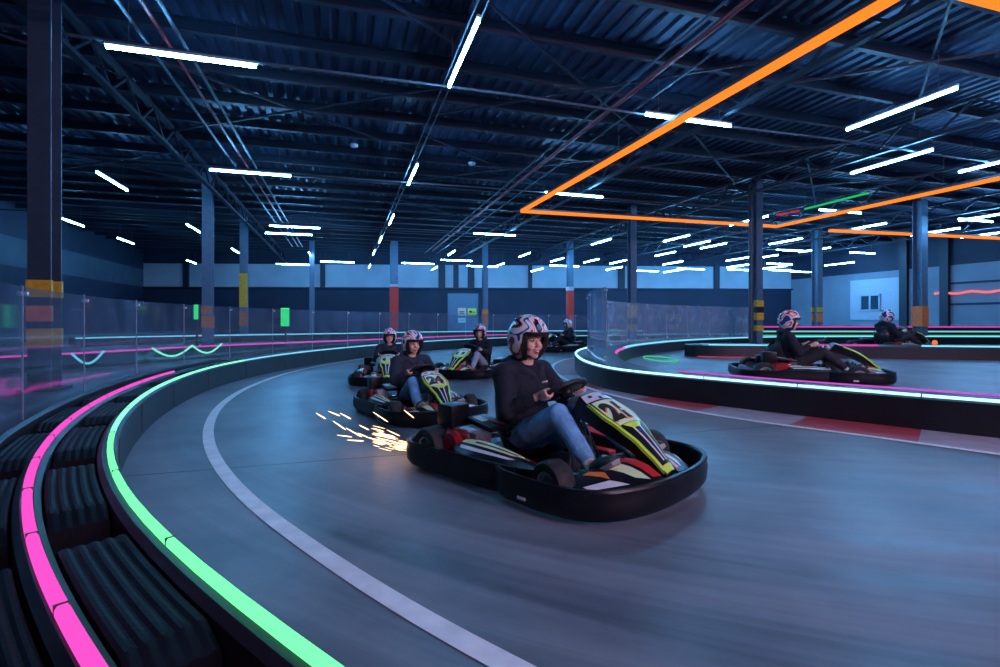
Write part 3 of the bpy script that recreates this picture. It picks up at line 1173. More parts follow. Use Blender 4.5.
# clear screen along the outer edge
def screen_run(path, z0, z1, plen, prefix, group, thick=0.012, mt='screen'):
    step = (path[1] - path[0]).length
    n = int(round(plen / step))
    items = []
    k = 0
    while k + n < len(path):
        sub = path[k:k + n + 1]
        items.append(sub)
        k += n
    for i, sub in enumerate(items):
        r = empty('screen_panel', sub[0])
        inv = -Vector(sub[0])
        tag(r, prefix % ordinal(i), 'clear screen', group)
        pr = [(-thick / 2, z0), (-thick / 2, z1), (thick / 2, z1), (thick / 2, z0)]
        a, b = sub[0], sub[-1]
        d = (b - a).normalized()
        sub2 = [a + d * 0.012] + sub[1:-1] + [b - d * 0.012]
        MB().quadgrid([[q + inv for q in rr] for rr in strip_rings(sub2, pr)]).build('pane', M[mt], r)
        MB().tube([(0, 0, z0 + 0.002 if z0 > 0.1 else 0), (0, 0, z1 + 0.01)], 0.007, 8).build('post', M['post'], r)
        nn = normals(sub2)[0]
        MB().box(Vector((0, 0, z1 - 0.05)) + d * 0.03, (0.05, 0.03, 0.03), None, 0.006).box(Vector((0, 0, z0 + 0.12)) + d * 0.03, (0.05, 0.03, 0.03), None, 0.006).build('clamp', M['alu'], r)
So = resample(offset(G, 0.63), 0.25)
i0 = [i for i, p in enumerate(So) if cam_depth(p) > 1.2][0]
i1 = [i for i, p in enumerate(So) if cam_depth(p) > 24.6][0]
screen_run(So[i0:i1], 0.05, 1.24, 1.5, 'clear plastic screen panel behind the outer barrier, %s from the left', 'clear panels along the outer barrier')

# =================================================================== SECOND ROWS BEYOND THE SCREEN
def simple_barrier(pts, width, h, label, led=None, step=0.5):
    p = spline([C(*q) for q in pts], step)
    body('track_barrier', p, offset(p, width), 0, h, M['barrier'], label)
    return p
pp = simple_barrier([(-9.6, 8.6), (-8.7, 10.3), (-7.9, 12.7), (-6.6, 14.8), (-5.3, 16.4), (-3.3, 19.5), (-0.8, 22.6), (2.5, 25)], 0.5, BH, 'black barrier beyond the left screen carrying a pink strip')
led_run(offset(pp, 0.03), 'led_strip', 'pink light strip seen through the left screen', lambda p: M['led_pink'], BH, 0.06, 0.035, segmented=False)
pp = simple_barrier([(-15.6, 18.6), (-15, 19.8), (-12, 22.5), (-8.5, 25.0), (-5, 28), (-1, 30.2), (4, 31.5), (9, 31.8)], 0.5, BH, 'farthest black barrier before the far wall with a cyan strip')
led_run(offset(pp, 0.03), 'led_strip', 'cyan light strip farthest back in front of the far wall', lambda p: M['led_cyan'], BH, 0.09, 0.05, segmented=False)
# green and cyan reflections in the screen, built as sagging glowing curves
for (pxs, d, mt, lb) in (((72, 85, 104), 9.6, 'led_cyan', 'cyan screen reflection shaped as a glowing curve by the left column'), ((152, 172, 192), 11.6, 'led_mint', 'green screen reflection shaped as a glowing curve, left one of two'), ((192, 207, 222), 12.8, 'led_mint', 'green screen reflection shaped as a glowing curve, right one of two')):
    a, b = PD(pxs[0], d, 0.36), PD(pxs[2], d + 0.6, 0.38)
    pts = [a.lerp(b, k / 14) - Vector((0, 0, 0.22 * math.sin(PI * k / 14))) for k in range(15)]
    tag(MB().tube(pts, 0.022, 8).build('reflection_curve', M[mt], origin=a), lb, 'reflection')

# =================================================================== INNER HAIRPIN BARRIER (right)
O_pts = [(6.2, 2.75), (5.1, 3.55), (4.216, 4.26), (3.596, 4.84), (3.1, 5.3), (2.744, 5.656), (2.3, 6.15), (1.87, 6.67), (1.56, 7.3), (1.42, 8.3), (1.44, 9.4), (1.60, 10.8), (1.98, 12.2), (2.8, 14), (4.5, 16.3), (6.6, 18.4), (9.2, 20.3), (12, 21.4), (18, 21.6), (27, 20.6)]
I_pts = [(6.6, 3.2), (5.5, 3.95), (4.6, 4.62), (4.05, 5.15), (3.6, 5.58), (3.25, 5.92), (2.82, 6.42), (2.42, 6.92), (2.2, 7.5), (2.16, 8.4), (2.25, 9.4), (2.5, 10.7), (2.85, 11.8), (3.7, 13.7), (5.3, 15.95), (7.2, 17.9), (9.6, 19.6), (12.2, 20.6), (18, 20.9), (27, 19.9)]


def param_spline(pts, per=10):
    """fixed number of samples per span so that two edges pair up"""
    w = [C(*p) for p in pts]
    ext = [w[0] * 2 - w[1]] + w + [w[-1] * 2 - w[-2]]
    out = []
    for i in range(1, len(ext) - 2):
        p0, p1, p2, p3 = ext[i - 1:i + 3]
        for k in range(per):
            t = k / per
            out.append(0.5 * ((2 * p1) + (p2 - p0) * t + (2 * p0 - 5 * p1 + 4 * p2 - p3) * t * t + (3 * p1 - p0 - 3 * p2 + p3) * t ** 3))
    out.append(w[-1])
    return out
Op, Ip = param_spline(O_pts), param_spline(I_pts)
body('track_barrier', Op, Ip, 0, BH, M['barrier'], 'black hairpin barrier with rounded nose right of the main kart')
Or = resample([p.lerp(q, 0.03) for p, q in zip(Op, Ip)], 0.2)
iw = [i for i, p in enumerate(Or) if cam_depth(p) > 13.4][0]
led_run(Or[:iw], 'led_strip', 'ice white light strip along the front edge of the hairpin barrier', lambda p: M['led_white'], BH, 0.038, 0.024, 1.0)
Ir = resample([q.lerp(p, 0.04) for p, q in zip(Op, Ip)], 0.2)
im = [i for i, p in enumerate(Ir) if cam_depth(p) > 6.95][0]
led_run(Ir[:im], 'led_strip', 'magenta light strip along the rear edge of the hairpin barrier', lambda p: M['led_purple'], BH, 0.024, 0.016, segmented=False)
ia = [i for i, p in enumerate(Ir) if cam_depth(p) > 10.4][0]
ib = [i for i, p in enumerate(Ir) if cam_depth(p) > 12.4][0]
led_run(Ir[ia:ib + 1], 'led_strip', 'short pink light strip inside the nose of the hairpin', lambda p: M['led_pink'], BH, 0.05, 0.03, segmented=False)
led_run(Ir[ib:], 'led_strip', 'cyan light strip along the far leg of the hairpin barrier', lambda p: M['led_cyan'], BH, 0.07, 0.04, segmented=False)
# green reflection in the curved screen, built as a glowing loop
ctr = C(3.35, 11.5, BH + 0.02) 
loop = [C(4.05 + 0.33 * math.cos(a), 12.8 + 0.9 * math.sin(a), 0.02) for a in [2 * PI * k / 40 for k in range(40)]]
tag(MB().tube(loop, 0.018, 8, closed=True).build('reflection_loop', M['dim_green'], origin=C(4.05, 12.8)), 'green oval screen reflection built as a glowing loop behind the hairpin nose', 'light loop')

# curved clear screen standing on the hairpin nose
Sn = resample([p.lerp(q, 0.3) for p, q in zip(Op, Ip)], 0.15)
ja = [i for i, p in enumerate(Sn) if cam_depth(p) > 7.9][0]
jb = [i for i, p in enumerate(Sn) if cam_depth(p) > 21.1][0]
screen_run(Sn[ja:jb], BH + 0.003, 1.52, 1.5, 'tall curved clear screen panel on the hairpin barrier, %s from the nose', 'clear panels on the hairpin', mt='screen_hazy')

# three-strip barrier farther right, second island
p4 = spline([C(11.9, 23.75), C(12.5, 23.75), C(14, 23.75), C(20, 23.5), C(27, 23)], 0.5)
body('track_barrier', p4, offset(p4, 0.3), 0, 0.66, M['barrier'], 'tall black barrier in front of the pale right wall with three strips')
for zz, mt, lb in ((0.235, 'dim_green', 'green light strip, lowest of three on the tall barrier'), (0.43, 'dim_cyan', 'cyan light strip, middle of three on the tall barrier'), (0.645, 'dim_pink', 'pink light strip, topmost of three on the tall barrier')):
    led_run(offset(p4, -0.025), 'led_strip', lb, lambda p: M[mt], zz, 0.05, 0.07, segmented=False)
A7 = param_spline([(18.5, 11.2), (15, 11.8), (12.4, 12.4), (10, 12.95), (8, 13.2), (6.4, 13.3), (5.4, 13.6), (5.15, 14.1)])
B7 = param_spline([(18.8, 12.3), (15.4, 12.9), (12.8, 13.5), (10.4, 14.1), (8.4, 14.5), (6.9, 14.8), (5.9, 14.8), (5.4, 14.6)])
body('track_barrier', A7, B7, 0, BH + 0.02, M['barrier'], 'low black island barrier behind the blurred rider at right')
r7 = resample([p.lerp(q, 0.06) for p, q in zip(A7, B7)], 0.25)
def seg_between(path, lo, hi):
    out = []
    for p in path:
        u = 500 + F_PX * p.dot(RV) / p.dot(FV)
        if lo <= u <= hi:
            out.append(p)
    return out
led_run(seg_between(r7, 915, 1100), 'led_strip', 'cyan light strip on the island barrier at the right edge', lambda p: M['led_cyan'], BH + 0.02, 0.06, 0.04, segmented=False)
led_run(seg_between(r7, 800, 888), 'led_strip', 'pink light strip on the island barrier behind the rider', lambda p: M['dim_pink'], BH + 0.02, 0.05, 0.05, segmented=False)
led_run(seg_between(r7, 700, 795), 'led_strip', 'pale cyan light strip at the left end of the island barrier', lambda p: M['led_cyan'], BH + 0.02, 0.06, 0.03, segmented=False)
b7 = resample([p + (p - q).normalized() * 0.03 for p, q in zip(A7, B7)], 0.25)
led_run(seg_between(b7, 692, 790), 'led_strip', 'red light strip at the foot of the island barrier', lambda p: M['led_red'], 0.01, 0.025, 0.02, segmented=False)
# flashing warning lamp at the far kart's nose
p = C(11.15, 12.95, BH + 0.02)
wl = empty('warning_lamp', p)
tag(wl, 'small orange warning lamp on the island barrier at right', 'lamp')
MB().lathe([(0, 0.001), (0, 0.08), (0.05, 0.08), (0.05, 0.001)], (0, 0, 0), (0, 0, 1), 16).build('base', M['black'], wl)
MB().lathe([(0.05, 0.001), (0.05, 0.055), (0.13, 0.055), (0.16, 0.03), (0.16, 0.001)], (0, 0, 0), (0, 0, 1), 16).build('lens', emat('orange_lamp_glow', (1, 0.16, 0.04), 1.2), wl)

# =================================================================== FLOOR PAINT
def ribbon(path, w, name, mat, z=0.004, label=None):
    n = normals(path)
    r = [[p + q * w / 2 + Vector((0, 0, z)), p - q * w / 2 + Vector((0, 0, z))] for p, q in zip(path, n)]
    o = MB().quadgrid(r, closed_ring=False).build(name, mat, origin=path[len(path) // 2])
    return structure(o, label, 'floor marking')
wl_px = [(620, 724), (497, 661), (400, 611), (350, 573), (300, 541), (250, 503), (226, 477), (212, 455), (207, 436), (211, 418.5), (223, 403), (250, 386.5), (290, 372.5), (320, 366), (352, 360.5), (400, 354), (440, 350.5)]
path = smoothed(spline([P(a, b, 0) for a, b in wl_px], 0.12), 25)
ribbon(path, 0.085, 'floor_marking', M['white_line'], label='white painted line curving along the outer barrier')
wk_px = [(1100, 468), (1000, 455), (875, 437.5), (750, 421), (700, 413), (640, 402), (600, 392), (570, 381.5), (556, 373.5), (552, 367.5), (556, 363), (566, 359.5), (578, 357.5)]
kp = smoothed(spline([P(a, b, 0) for a, b in wk_px], 0.12), 8)
ribbon(kp, 0.075, 'floor_marking', M['white_line'], 0.006, label='white painted line at the edge of the red kerb')
# kerb blocks between that line and the hairpin barrier: alternating red and pale paint
Oo = resample(Op, 0.1)
edges_k = []
for p in kp:
    q = min(Oo, key=lambda o: (o - p).length)
    edges_k.append((p, q - (q - p).normalized() * 0.0))
k, i = 0, 0
ends = [0, 10, 17, 25, 33, 41, 49, 58, 90, 200]
while k < len(kp) - 1:
    n = 8 if k < len(kp) - 34 else 40
    e = min(k + n, len(kp) - 1)
    red = i % 2 == 1 or n == 40
    MBk = MB().quadgrid([[a + Vector((0, 0, 0.003)), b + Vector((0, 0, 0.003))] for a, b in edges_k[k:e + 1]], closed_ring=False)
    o = MBk.build('kerb_marking', M['kerb_red'] if red else M['kerb_pale'], origin=kp[k])
    structure(o, ('red' if red else 'pale') + ' painted kerb block beside the hairpin barrier, ' + ordinal(i) + ' from the right', 'floor marking')
    k = e
    i += 1

# =================================================================== GO-KARTS
def lerp(a, b, t):
    return a + (b - a) * t


def bilin(q, s, t):
    a = Vector(q[0]).lerp(Vector(q[1]), s)
    b = Vector(q[3]).lerp(Vector(q[2]), s)
    return a.lerp(b, t)


def decal(f, quad, off=0.003, ns=3, nt=10):
    """a vinyl sticker on the surface f(u, v): a four-cornered patch in (u, v)"""
    def pt(s, t):
        q = bilin(quad, s, t)
        u, v = q.x, q.y
        e = 0.01
        p = f(u, v)
        n = (f(u + e, v) - f(u - e, v)).cross(f(u, v + e) - f(u, v - e))
        if n.length < 1e-9:
            n = Vector((0, 0, 1))
        n.normalize()
        if n.z < 0:
            n = -n
        return p + n * off
    return MB().quadgrid([[pt(i / ns, j / nt) for i in range(ns + 1)] for j in range(nt + 1)], closed_ring=False)


def V2(*a):
    return [Vector((x, y, 0)) for x, y in a]


def band_loft(path, prof):
    """path: plan points; prof: closed list of (outward, z)"""
    pts = [Vector((p[0], p[1], 0)) for p in path]
    n = normals(pts)
    rings = []
    for i, p in enumerate(pts):
        lift = path[i][2] if len(path[i]) > 2 else 0.0
        rings.append([p + n[i] * a + Vector((0, 0, z + (lift if z > 0.12 else 0))) for a, z in prof])
    return MB().quadgrid(rings)


def smooth_plan(pts, step=0.05):
    fine = spline([Vector((p[0], p[1], 0)) for p in pts], step)
    # carry the lift of the nearest control point along
    if len(pts[0]) > 2:
        out = []
        for p in fine:
            ds = sorted(((p - Vector((q[0], q[1], 0))).length, q[2]) for q in pts)[:2]
            w0, w1 = 1 / (ds[0][0] + 1e-4), 1 / (ds[1][0] + 1e-4)
            out.append((p.x, p.y, (ds[0][1] * w0 + ds[1][1] * w1) / (w0 + w1)))
        return out
    return [(p.x, p.y) for p in fine]


def text_mesh(body, size):
    cu = bpy.data.curves.new('digits', 'FONT')
    cu.body = body
    cu.size = size
    cu.align_x = 'CENTER'
    cu.align_y = 'CENTER'
    cu.offset = 0.012 * size / 0.2
    cu.resolution_u = 4
    o = bpy.data.objects.new('digits', cu)
    COL.objects.link(o)
    dg = bpy.context.evaluated_depsgraph_get()
    me = bpy.data.meshes.new_from_object(o.evaluated_get(dg))
    bpy.data.objects.remove(o)
    return me


# centre line of the nose fairing
FA, FB = Vector((0.42, 0, 0.555)), Vector((0.985, 0, 0.185))
FD = (FB - FA).normalized()
FN = Vector((-FD.z, 0, FD.x))
FN = FN if FN.z > 0 else -FN


def fair_w(v):
    pts = [(0, 0.115), (0.14, 0.15), (0.33, 0.165), (0.5, 0.135), (0.7, 0.095), (0.9, 0.066), (1.0, 0.05)]
    for (a, wa), (b, wb) in zip(pts, pts[1:]):
        if v <= b:
            t = max(0, (v - a) / (b - a))
            t = t * t * (3 - 2 * t)
            return lerp(wa, wb, t)
    return pts[-1][1]


def fairing(u, v):
    """u -1..1 across, v 0..1 down the nose"""
    p = FA.lerp(FB, v) + FN * (0.045 * math.sin(PI * min(max(v, 0), 1)) - 0.022 * u * u)
    p.y = -u * fair_w(min(max(v, 0), 1))
    return p


def wing(side):
    def f(u, v):
        """u 0 rear..1 front, v 0 inner..1 outer"""
        y = lerp(0.085, 0.53, v)
        xb = lerp(0.70, 0.60, v)
        xf = lerp(0.975, 0.80, v * v)
        x = lerp(xb, xf, u)
        z = lerp(0.215, 0.15, v ** 1.3) + 0.035 * math.sin(PI * min(max(u, 0.0), 1.0)) * (1 - 0.5 * v) - 0.055 * u
        return Vector((x, side * y, z))
    return f


def pod(side):
    def f(u, v):
        """u 0 inner..1 outer, v 0 rear..1 front"""
        x = lerp(-0.42, 0.36, v)
        wob = math.sin(PI * min(max(v, 0.02), 0.98)) ** 0.5
        yi = lerp(0.40, 0.42, v)
        yo = 0.47 + 0.175 * wob - 0.02 * v
        z = 0.185 + 0.075 * wob * math.sin(PI * min(max(u * 0.8 + 0.15, 0), 1)) - 0.03 * v
        return Vector((x, side * lerp(yi, yo, u), z))
    return f


def shell(f, thick, nu=10, nv=14):
    top = [[f(i / nu, j / nv) for i in range(nu + 1)] for j in range(nv + 1)]
    rings = []
    for row in top:
        rings.append(row + [p - Vector((0, 0, thick)) for p in reversed(row)])
    return MB().quadgrid(rings)


def make_kart(label, number):
    k = empty('go_kart')
    tag(k, label, 'go-kart')
    # chassis tubes and floor
    ch = MB()
    for s in (-1, 1):
        ch.tube([(-0.72, s * 0.30, 0.075), (-0.2, s * 0.32, 0.07), (0.25, s * 0.30, 0.07), (0.62, s * 0.20, 0.075), (0.86, s * 0.16, 0.09)], 0.016, 8)
        ch.tube([(-0.3, s * 0.32, 0.07), (-0.3, s * 0.6, 0.1), (0.24, s * 0.6, 0.1), (0.24, s * 0.31, 0.07)], 0.012, 8)
    ch.tube([(-0.72, -0.30, 0.075), (-0.72, 0.30, 0.075)], 0.016, 8).tube([(0.86, -0.16, 0.09), (0.86, 0.16, 0.09)], 0.016, 8).tube([(0.3, -0.3, 0.07), (0.3, 0.3, 0.07)], 0.014, 8)
    ch.tube([(-0.72, -0.30, 0.075), (-0.8, -0.28, 0.13), (-0.8, 0.28, 0.13), (-0.72, 0.3, 0.075)], 0.014, 8)
    ch.build('chassis', M['chassis'], k)
    MB().box((0.3, 0, 0.052), (1.1, 0.56, 0.012), None, 0.004).build('floor_tray', M['chassis'], k)
    # bumpers
    bp = [(0, 0.032), (0.012, 0.03), (0.034, 0.06), (0.038, 0.12), (0.03, 0.16), (0.036, 0.172), (0.03, 0.185), (0.008, 0.185), (0, 0.172), (0.008, 0.17), (0.01, 0.06)]
    fp = smooth_plan([(0.20, 0.615), (0.27, 0.655), (0.40, 0.672), (0.60, 0.672), (0.78, 0.64), (0.91, 0.53), (0.985, 0.35), (1.015, 0.15), (1.018, 0), (1.015, -0.15), (0.985, -0.35), (0.91, -0.53), (0.78, -0.64), (0.60, -0.672), (0.40, -0.672), (0.27, -0.655), (0.20, -0.615)], 0.04)
    fb = band_loft(fp, bp).build('front_bumper', M['plastic'], k)
    for s in (-1, 1):
        MB().box((0.46, s * 0.712, 0.075), (0.06, 0.006, 0.016), None, 0.002).build('maker_plate', M['white_vinyl'], fb)
    rp_ = [(0.30, -0.585, 0), (0.1, -0.625, 0.005), (-0.2, -0.645, 0.01), (-0.5, -0.655, 0), (-0.68, -0.64, 0), (-0.78, -0.56, 0), (-0.82, -0.4, 0), (-0.835, 0, 0), (-0.82, 0.4, 0), (-0.78, 0.56, 0), (-0.68, 0.64, 0), (-0.5, 0.655, 0), (-0.2, 0.645, 0.01), (0.1, 0.625, 0.005), (0.30, 0.585, 0)]
    rp2 = [(a, b, c) for a, b, c in smooth_plan(rp_, 0.04)]
    rb = band_loft(rp2, [(-a * -1.0, z) for a, z in bp])
    rb.build('rear_bumper', M['plastic'], k)
    # side pods
    for s in (-1, 1):
        f = pod(s)
        pd = shell(f, 0.05).build('side_pod', M['plastic'], k)
        decal(f, V2((0.25, 0.30), (0.70, 0.22), (0.62, 0.80), (0.42, 0.93))).build('pale_stripe', M['cream'], pd)
        decal(f, V2((0.52, 0.40), (0.60, 0.40), (0.54, 0.84), (0.49, 0.84)), 0.005).build('black_stripe', M['black_vinyl'], pd)
        decal(f, V2((0.02, 0.55), (0.2, 0.5), (0.3, 0.95), (0.08, 0.98))).build('red_stripe', M['red_vinyl'], pd)
        decal(f, V2((0.78, 0.25), (0.88, 0.28), (0.80, 0.8), (0.72, 0.85))).build('white_stripe', M['white_vinyl'], pd)
    # nose fairing
    nv = 18
    rings = []
    for j in range(nv + 1):
        v = j / nv
        dep = lerp(0.12, 0.05, v)
        row = [fairing(lerp(-1, 1, i / 10), v) for i in range(11)]
        lo = [fairing(1, v) - FN * dep + Vector((0, 0.012, 0)), fairing(-1, v) - FN * dep - Vector((0, 0.012, 0))]
        rings.append(row + lo)
    nf = MB().quadgrid(rings).build('nose_fairing', M['plastic'], k, angle=50)
    decal(fairing, V2((-0.96, 0.015), (0.96, 0.015), (0.98, 0.13), (-0.98, 0.13)), 0.003, 8, 4).build('top_plate', M['white_vinyl'], nf)
    for (u, v) in ((-0.55, 0.05), (0.55, 0.05), (0.0, 0.09)):
        decal(fairing, V2((u - 0.13, v), (u + 0.13, v), (u + 0.13, v + 0.035), (u - 0.13, v + 0.035)), 0.005).build('top_mark', M['black_vinyl'], nf)
    npl = decal(fairing, V2((-0.82, 0.15), (0.82, 0.15), (0.82, 0.48), (-0.82, 0.48)), 0.003, 10, 8).build('number_plate', M['cream'], nf)
    for s in (-1, 1):
        decal(fairing, V2((s * 0.93, 0.14), (s * 0.99, 0.14), (s * 0.99, 0.96), (s * 0.74, 0.96)), 0.0035, 3, 24).build('edge_stripe', M['lime'], nf)
        decal(fairing, V2((s * 0.22, 0.52), (s * 0.34, 0.52), (s * 0.30, 0.9), (s * 0.12, 0.9)), 0.003, 2, 14).build('white_stripe', M['white_vinyl'], nf)
    for s in (-1, 1):
        MB().quadgrid([[fairing(s, v) + Vector((0, -s * 0.0025, 0)) + FN * 0.001, fairing(s, v) + Vector((0, -s * 0.0025, 0)) - FN * 0.011] for v in [lerp(0.14, 0.98, q / 24) for q in range(25)]], closed_ring=False).build('side_stripe', M['lime'], nf)
    decal(fairing, V2((-0.97, 0.93), (0.97, 0.93), (0.9, 0.995), (-0.9, 0.995)), 0.004, 6, 3).build('tip_stripe', M['lime'], nf)
    decal(fairing, V2((-0.7, 0.485), (0.7, 0.485), (0.3, 0.55), (-0.3, 0.55)), 0.0038, 6, 4).build('point_stripe', M['lime'], nf)

    def digits_on(me, off, du, dv, nm, mat):
        me = me.copy()
        for v in me.vertices:
            # text x runs to the kart's left, text y runs back to the driver
            yy = v.co.x + du
            tt = 0.325 - (v.co.y + dv) / (FB - FA).length
            p = fairing(-yy / fair_w(tt), tt) + FN * (off + (0.001 if v.co.z > 0 else 0))
            v.co = p
        return mobj(nm, me, mat, npl)
    if number:
        tm = text_mesh(number, 0.2)
        digits_on(tm, 0.0045, -0.008, -0.008, 'number_shadow', M['orange_vinyl'])
        digits_on(tm, 0.006, -0.018, 0, 'number', M['black_vinyl'])
    else:
        for s in (-1, 1):
            decal(fairing, V2((s * 0.2, 0.24), (s * 0.6, 0.26), (s * 0.55, 0.36), (s * 0.28, 0.42)), 0.006).build('number_mark', M['black_vinyl'], npl)
    # front wings each side of the nose
    for s in (-1, 1):
        f = wing(s)
        w = shell(f, 0.05, 10, 12).build('front_wing', M['plastic'], k)
        decal(f, V2((0.05, 0.02), (0.95, 0.02), (0.9, 0.15), (0.1, 0.20)), 0.004).build('red_stripe', M['red_vinyl'], w)
        decal(f, V2((0.3, 0.25), (0.92, 0.21), (0.78, 0.36), (0.18, 0.50)), 0.004).build('pale_stripe', M['cream'], w)
        decal(f, V2((0.1, 0.63), (0.35, 0.55), (0.6, 0.62), (0.12, 0.75)), 0.004).build('orange_stripe', M['orange_vinyl'], w)
        decal(f, V2((0.62, 0.64), (0.86, 0.5), (0.72, 0.92), (0.55, 0.95)), 0.004).build('white_stripe', M['white_vinyl'], w)
    # wheels
    for (x, y, r, w) in ((0.545, -0.54, 0.13, 0.13), (0.545, 0.54, 0.13, 0.13), (-0.545, -0.54, 0.142, 0.19), (-0.545, 0.54, 0.142, 0.19)):
        h = w / 2
        o = 1 if y > 0 else -1
        steer = Matrix.Rotation(math.radians(-8 if x > 0 else 0), 3, 'Z')
        ax = steer @ Vector((0, o, 0))
        ty = MB().lathe([(-h * 0.9, r * 0.56), (-h, r * 0.7), (-h * 0.95, r * 0.9), (-h * 0.7, r * 0.99), (0, r), (h * 0.7, r * 0.99), (h * 0.95, r * 0.9), (h, r * 0.7), (h * 0.9, r * 0.56)], (x, y, r), ax, 32).build('wheel', M['rubber'], k)
        MB().lathe([(-h * 0.85, r * 0.57), (h * 0.92, r * 0.58), (h * 0.9, r * 0.5), (h * 0.5, r * 0.46), (h * 0.35, r * 0.2), (h * 0.6, r * 0.16), (h * 0.6, 0.001), (-h * 0.5, 0.001), (-h * 0.5, r * 0.45)], (x, y, r), ax, 28).build('wheel_rim', M['rim'], ty)
    MB().tube([(-0.545, -0.5, 0.142), (-0.545, 0.5, 0.142)], 0.02, 12).build('rear_axle', M['chrome'], k)
    for s in (-1, 1):
        MB().tube([(0.545, s * 0.47, 0.13), (0.53, s * 0.26, 0.11)], 0.016, 8).box((0.545, s * 0.40, 0.13), (0.04, 0.03, 0.11), None, 0.006).build('stub_axle', M['chrome'], k)
        MB().tube([(0.46, s * 0.44, 0.12), (0.42, s * 0.04, 0.13)], 0.008, 8).build('tie_rod', M['chrome'], k)
    # steering
    W0 = Vector((0.20, 0, 0.548))
    n = Vector((-0.5, 0, 0.866)).normalized()
    ev, eu = Vector((0, 1, 0)), Vector((n.z, 0, -n.x))
    ring = [W0 + (ev * math.cos(a) * 0.165 + eu * math.sin(a) * 0.145) for a in [2 * PI * i / 40 for i in range(40)]]
    sw = MB().tube(ring, 0.0155, 10, closed=True).build('steering_wheel', M['black'], k)
    MB().cap(W0 - n * 0.02, W0 - n * 0.0, 0.05, 0.042, 20).build('wheel_hub', M['plastic'], sw)
    for a in (0.15, PI - 0.15, -PI / 2):
        MB().tube([W0 - n * 0.012, W0 + (ev * math.cos(a) * 0.16 + eu * math.sin(a) * 0.14)], 0.013, 8).build('spoke', M['chassis'], sw)
    # padded lower part of the wheel, as in the photograph
    MB().quadgrid([[W0 + ev * 0.15 * math.cos(a) * q + eu * (0.13 * math.sin(a) * q) + n * (0.004 + 0.012 * (1 - q)) for a in [PI * 0.06 + PI * 0.88 * i / 12 for i in range(13)]] + [W0 + ev * 0.15 * math.cos(a) * q + eu * (0.13 * math.sin(a) * q) - n * 0.012 for a in [PI * 0.94 - PI * 0.88 * i / 12 for i in range(13)]] for q in (0.35, 0.7, 0.95)]).build('wheel_pad', M['plastic'], sw)
    MB().tube([W0 - n * 0.02, (0.36, 0, 0.30), (0.44, 0, 0.12)], 0.014, 10).build('steering_column', M['chrome'], k)
    for s in (-1, 1):
        MB().tube([(0.34, s * 0.02, 0.36), (0.36, s * 0.12, 0.2), (0.38, s * 0.17, 0.07)], 0.012, 8).build('column_support', M['chrome'], k)
    # blue-grey clamp block behind the fairing
    MB().box((0.33, -0.02, 0.46), (0.09, 0.14, 0.10), Matrix.Rotation(0.6, 3, 'Y'), 0.015).build('column_clamp', M['engine_grey'], k)
    # seat
    bmS = MB()
    prof_s = [(0.10, 0.12, 0.15), (-0.02, 0.075, 0.20), (-0.16, 0.07, 0.215), (-0.27, 0.11, 0.215), (-0.33, 0.2, 0.21), (-0.365, 0.32, 0.2), (-0.39, 0.43, 0.18), (-0.40, 0.48, 0.13)]
    rows_o, rows_i = [], []
    for (x, z, hw) in prof_s:
        a = []
        for i in range(13):
            t = lerp(-1, 1, i / 12)
            e = abs(t) ** 3
            a.append(Vector((x + 0.12 * e, t * hw, z + 0.10 * e)))
        rows_o.append(a)
    rings = []
    for row in rows_o:
        rings.append(row + [p + Vector((-0.012, 0, -0.012)) for p in reversed(row)])
    bmS.quadgrid(rings).build('seat', M['seat'], k, angle=60)
    # engine on the driver's right
    en = MB().box((-0.33, -0.42, 0.185), (0.24, 0.2, 0.17), None, 0.02).build('engine', M['engine_red'], k)
    fins = MB()
    for q in range(6):
        fins.box((-0.22 + q * 0.014, -0.43, 0.22), (0.007, 0.14, 0.13), None, 0.002)
    fins.build('cooling_fins', M['engine_grey'], en)
    MB().lathe([(0, 0.001), (0, 0.085), (0.03, 0.09), (0.05, 0.07), (0.05, 0.001)], (-0.34, -0.52, 0.2), (0, -1, 0), 24).build('recoil_cover', M['engine_red'], en)
    MB().box((-0.47, -0.43, 0.36), (0.17, 0.17, 0.15), None, 0.02).build('air_box', M['plastic'], en)
    MB().tube([(-0.47, -0.42, 0.28), (-0.44, -0.41, 0.2)], 0.035, 12).build('intake_pipe', M['engine_grey'], en)
    rt = Matrix.Rotation(0.14, 3, 'Y')
    cv = MB().box((-0.25, -0.30, 0.315), (0.27, 0.19, 0.035), rt, 0.012).build('engine_cover', M['plastic'], en)
    MB().box((-0.29, -0.33, 0.341), (0.10, 0.07, 0.004), rt).build('white_patch', M['white_vinyl'], cv)
    MB().box((-0.20, -0.28, 0.328), (0.14, 0.03, 0.004), rt @ Matrix.Rotation(0.3, 3, 'Z')).build('red_patch', M['red_vinyl'], cv)
    MB().tube([(-0.30, -0.5, 0.12), (-0.45, -0.5, 0.1), (-0.6, -0.4, 0.12), (-0.72, -0.2, 0.15), (-0.72, 0.1, 0.15)], [0.02, 0.025, 0.03, 0.05, 0.05], 12).build('exhaust', M['engine_grey'], k)
    lc = MB().box((-0.34, 0.37, 0.24), (0.3, 0.2, 0.16), Matrix.Rotation(0.1, 3, 'Y'), 0.03).build('battery_box', M['plastic'], k)
    MB().box((-0.34, 0.37, 0.325), (0.2, 0.14, 0.006), Matrix.Rotation(0.1, 3, 'Y')).build('white_patch', M['white_vinyl'], lc)
    # tank under the column, red side guards, pedals
    MB().box((0.40, -0.075, 0.185), (0.14, 0.10, 0.20), Matrix.Rotation(-0.35, 3, 'Y'), 0.02).build('fuel_tank', M['tank'], k)
